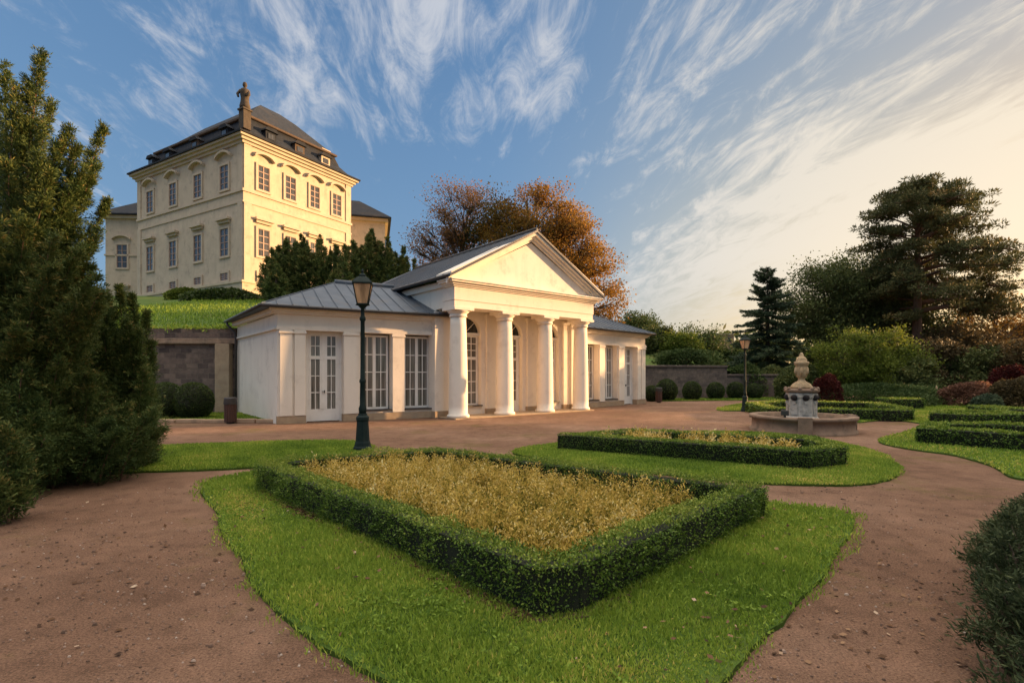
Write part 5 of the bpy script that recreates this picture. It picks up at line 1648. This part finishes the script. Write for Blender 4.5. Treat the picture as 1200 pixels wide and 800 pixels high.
# ------------------------------------------------------------------ sky
wd_ = bpy.data.worlds.new('World'); bpy.context.scene.world = wd_
wd_.use_nodes = True
nt = wd_.node_tree; nt.nodes.clear()
out = nt.nodes.new('ShaderNodeOutputWorld')
bg = nt.nodes.new('ShaderNodeBackground'); bg.inputs['Strength'].default_value = .15
sky = nt.nodes.new('ShaderNodeTexSky'); sky.sky_type = 'NISHITA'; sky.sun_disc = False
sky.sun_elevation = SUN_EL; sky.sun_rotation = SUN_AZ
sky.air_density = 1.0; sky.dust_density = 1.6; sky.ozone_density = 1.6
tc = nt.nodes.new('ShaderNodeTexCoord')
sep = nt.nodes.new('ShaderNodeSeparateXYZ'); nt.links.new(tc.outputs['Generated'], sep.inputs[0])
def mth(op, a, b=None, c=None, clamp=False):
    n = nt.nodes.new('ShaderNodeMath'); n.operation = op; n.use_clamp = clamp
    for i, v in enumerate((a, b, c)):
        if v is None: continue
        if hasattr(v, 'node'): nt.links.new(v, n.inputs[i])
        else: n.inputs[i].default_value = v
    return n.outputs[0]
zc = mth('MAXIMUM', sep.outputs['Z'], 0.0)
den = mth('ADD', zc, .10)
cx_ = mth('DIVIDE', sep.outputs['X'], den); cy_ = mth('DIVIDE', sep.outputs['Y'], den)
# streaks run away from the viewer, slightly to the left
ca_, sa_ = math.cos(R(7)), math.sin(R(7))
u_ = mth('ADD', mth('MULTIPLY', cx_, ca_), mth('MULTIPLY', cy_, sa_))
v_ = mth('SUBTRACT', mth('MULTIPLY', cy_, ca_), mth('MULTIPLY', cx_, sa_))
def cvec(su, sv, ou=0, ov=0):
    c = nt.nodes.new('ShaderNodeCombineXYZ')
    nt.links.new(mth('MULTIPLY_ADD', u_, su, ou), c.inputs[0]); nt.links.new(mth('MULTIPLY_ADD', v_, sv, ov), c.inputs[1])
    return c.outputs[0]
def wn(vec, scale, det, rough, dist):
    n = nd(nt, 'ShaderNodeTexNoise', Scale=scale, Detail=det, Roughness=rough, Distortion=dist)
    nt.links.new(vec, n.inputs['Vector']); return n.outputs['Fac']
streak = wn(cvec(2.7, .72, 3.1, 1.7), 1.0, 10, .62, 2.0)
fine = wn(cvec(8.0, 2.6, 1.0, 5.0), 1.0, 9, .70, 1.2)
patch = wn(cvec(.55, .45, 7.3, 2.2), 1.0, 4, .5, .3)
s1 = mth('MULTIPLY_ADD', fine, .5, mth('MULTIPLY', streak, .5))
s2 = mth('MULTIPLY_ADD', patch, .55, mth('MULTIPLY', s1, .80))
def mrange(x, a, b, c, d, smooth=True):
    n = nt.nodes.new('ShaderNodeMapRange'); n.interpolation_type = 'SMOOTHSTEP' if smooth else 'LINEAR'
    nt.links.new(x, n.inputs[0])
    for i, q in enumerate((a, b, c, d)): n.inputs[i + 1].default_value = q
    return n.outputs[0]
# closeness to the sun
sd = Vector((math.sin(SUN_AZ) * math.cos(SUN_EL), math.cos(SUN_AZ) * math.cos(SUN_EL), math.sin(SUN_EL)))
dp_ = nt.nodes.new('ShaderNodeVectorMath'); dp_.operation = 'DOT_PRODUCT'
nt.links.new(tc.outputs['Generated'], dp_.inputs[0]); dp_.inputs[1].default_value = sd
glow = mrange(dp_.outputs['Value'], .25, 1.0, 0, 1)
cov = mth('MULTIPLY_ADD', glow, .055, mth('MULTIPLY_ADD', sep.outputs['X'], .085, s2))
cl = mrange(cov, .645, .82, 0, 1)
cl = mth('MULTIPLY', cl, mrange(zc, .02, .22, 0, 1))
cl = mth('MULTIPLY', cl, .74)
ccol = mixc(nt, glow, (1.08, 1.10, 1.16), (1.62, 1.42, 1.12))
SHOULDER = (.5, .55, .6); SKYTINT = (1.0, 1.0, 1.0); FILL_COL = (4.5, 4.0, 3.45)
# soft shoulder so that the glow round the sun stays within the range of the rest of the sky
def vm(op, a, b):
    n = nt.nodes.new('ShaderNodeVectorMath'); n.operation = op
    for i, v in enumerate((a, b)):
        if hasattr(v, 'node'): nt.links.new(v, n.inputs[i])
        else: n.inputs[i].default_value = v
    return n.outputs[0]
tint = vm('DIVIDE', sky.outputs['Color'], vm('ADD', vm('MULTIPLY', sky.outputs['Color'], SHOULDER), (1, 1, 1)))
lowg = mrange(zc, .02, .55, 0, 1)
tint = vm('MULTIPLY', tint, mixc(nt, glow, (.40, .58, .86), mixc(nt, lowg, (1.50, 1.12, .58), (.68, .67, .68))))
fin = mixc(nt, cl, tint, ccol)
# bright zone added to the unseen sky overhead to light the ground
overhead_fill = mrange(sep.outputs['Z'], .62, .85, 0, 1)
fin = mixc(nt, overhead_fill, fin, FILL_COL)
nt.links.new(fin, bg.inputs['Color'])
nt.links.new(bg.outputs[0], out.inputs['Surface'])

sun = bpy.data.lights.new('sun', 'SUN'); sun.energy = 3.0; sun.angle = R(.6); sun.color = (1.0, .58, .27)
so_ = bpy.data.objects.new('sun', sun); link(so_)
so_.rotation_euler = Vector(sd).to_track_quat('Z', 'Y').to_euler()

# ------------------------------------------------------------------ camera
cam = bpy.data.cameras.new('camera'); co_ = bpy.data.objects.new('camera', cam); link(co_)
co_.location = (0, 0, EYE); co_.rotation_euler = (R(90), 0, 0)
cam.sensor_width = 36; cam.lens = 18.0; cam.shift_y = (HOR - 400) / 1200
cam.clip_start = .05; cam.clip_end = 2000
sc = bpy.context.scene
sc.camera = co_
sc.view_settings.view_transform = 'Standard'; sc.view_settings.look = 'None'
sc.view_settings.exposure = 2.1; sc.view_settings.gamma = 1.0
sc.cycles.max_bounces = 6; sc.cycles.transparent_max_bounces = 4
sc.cycles.use_denoising = True
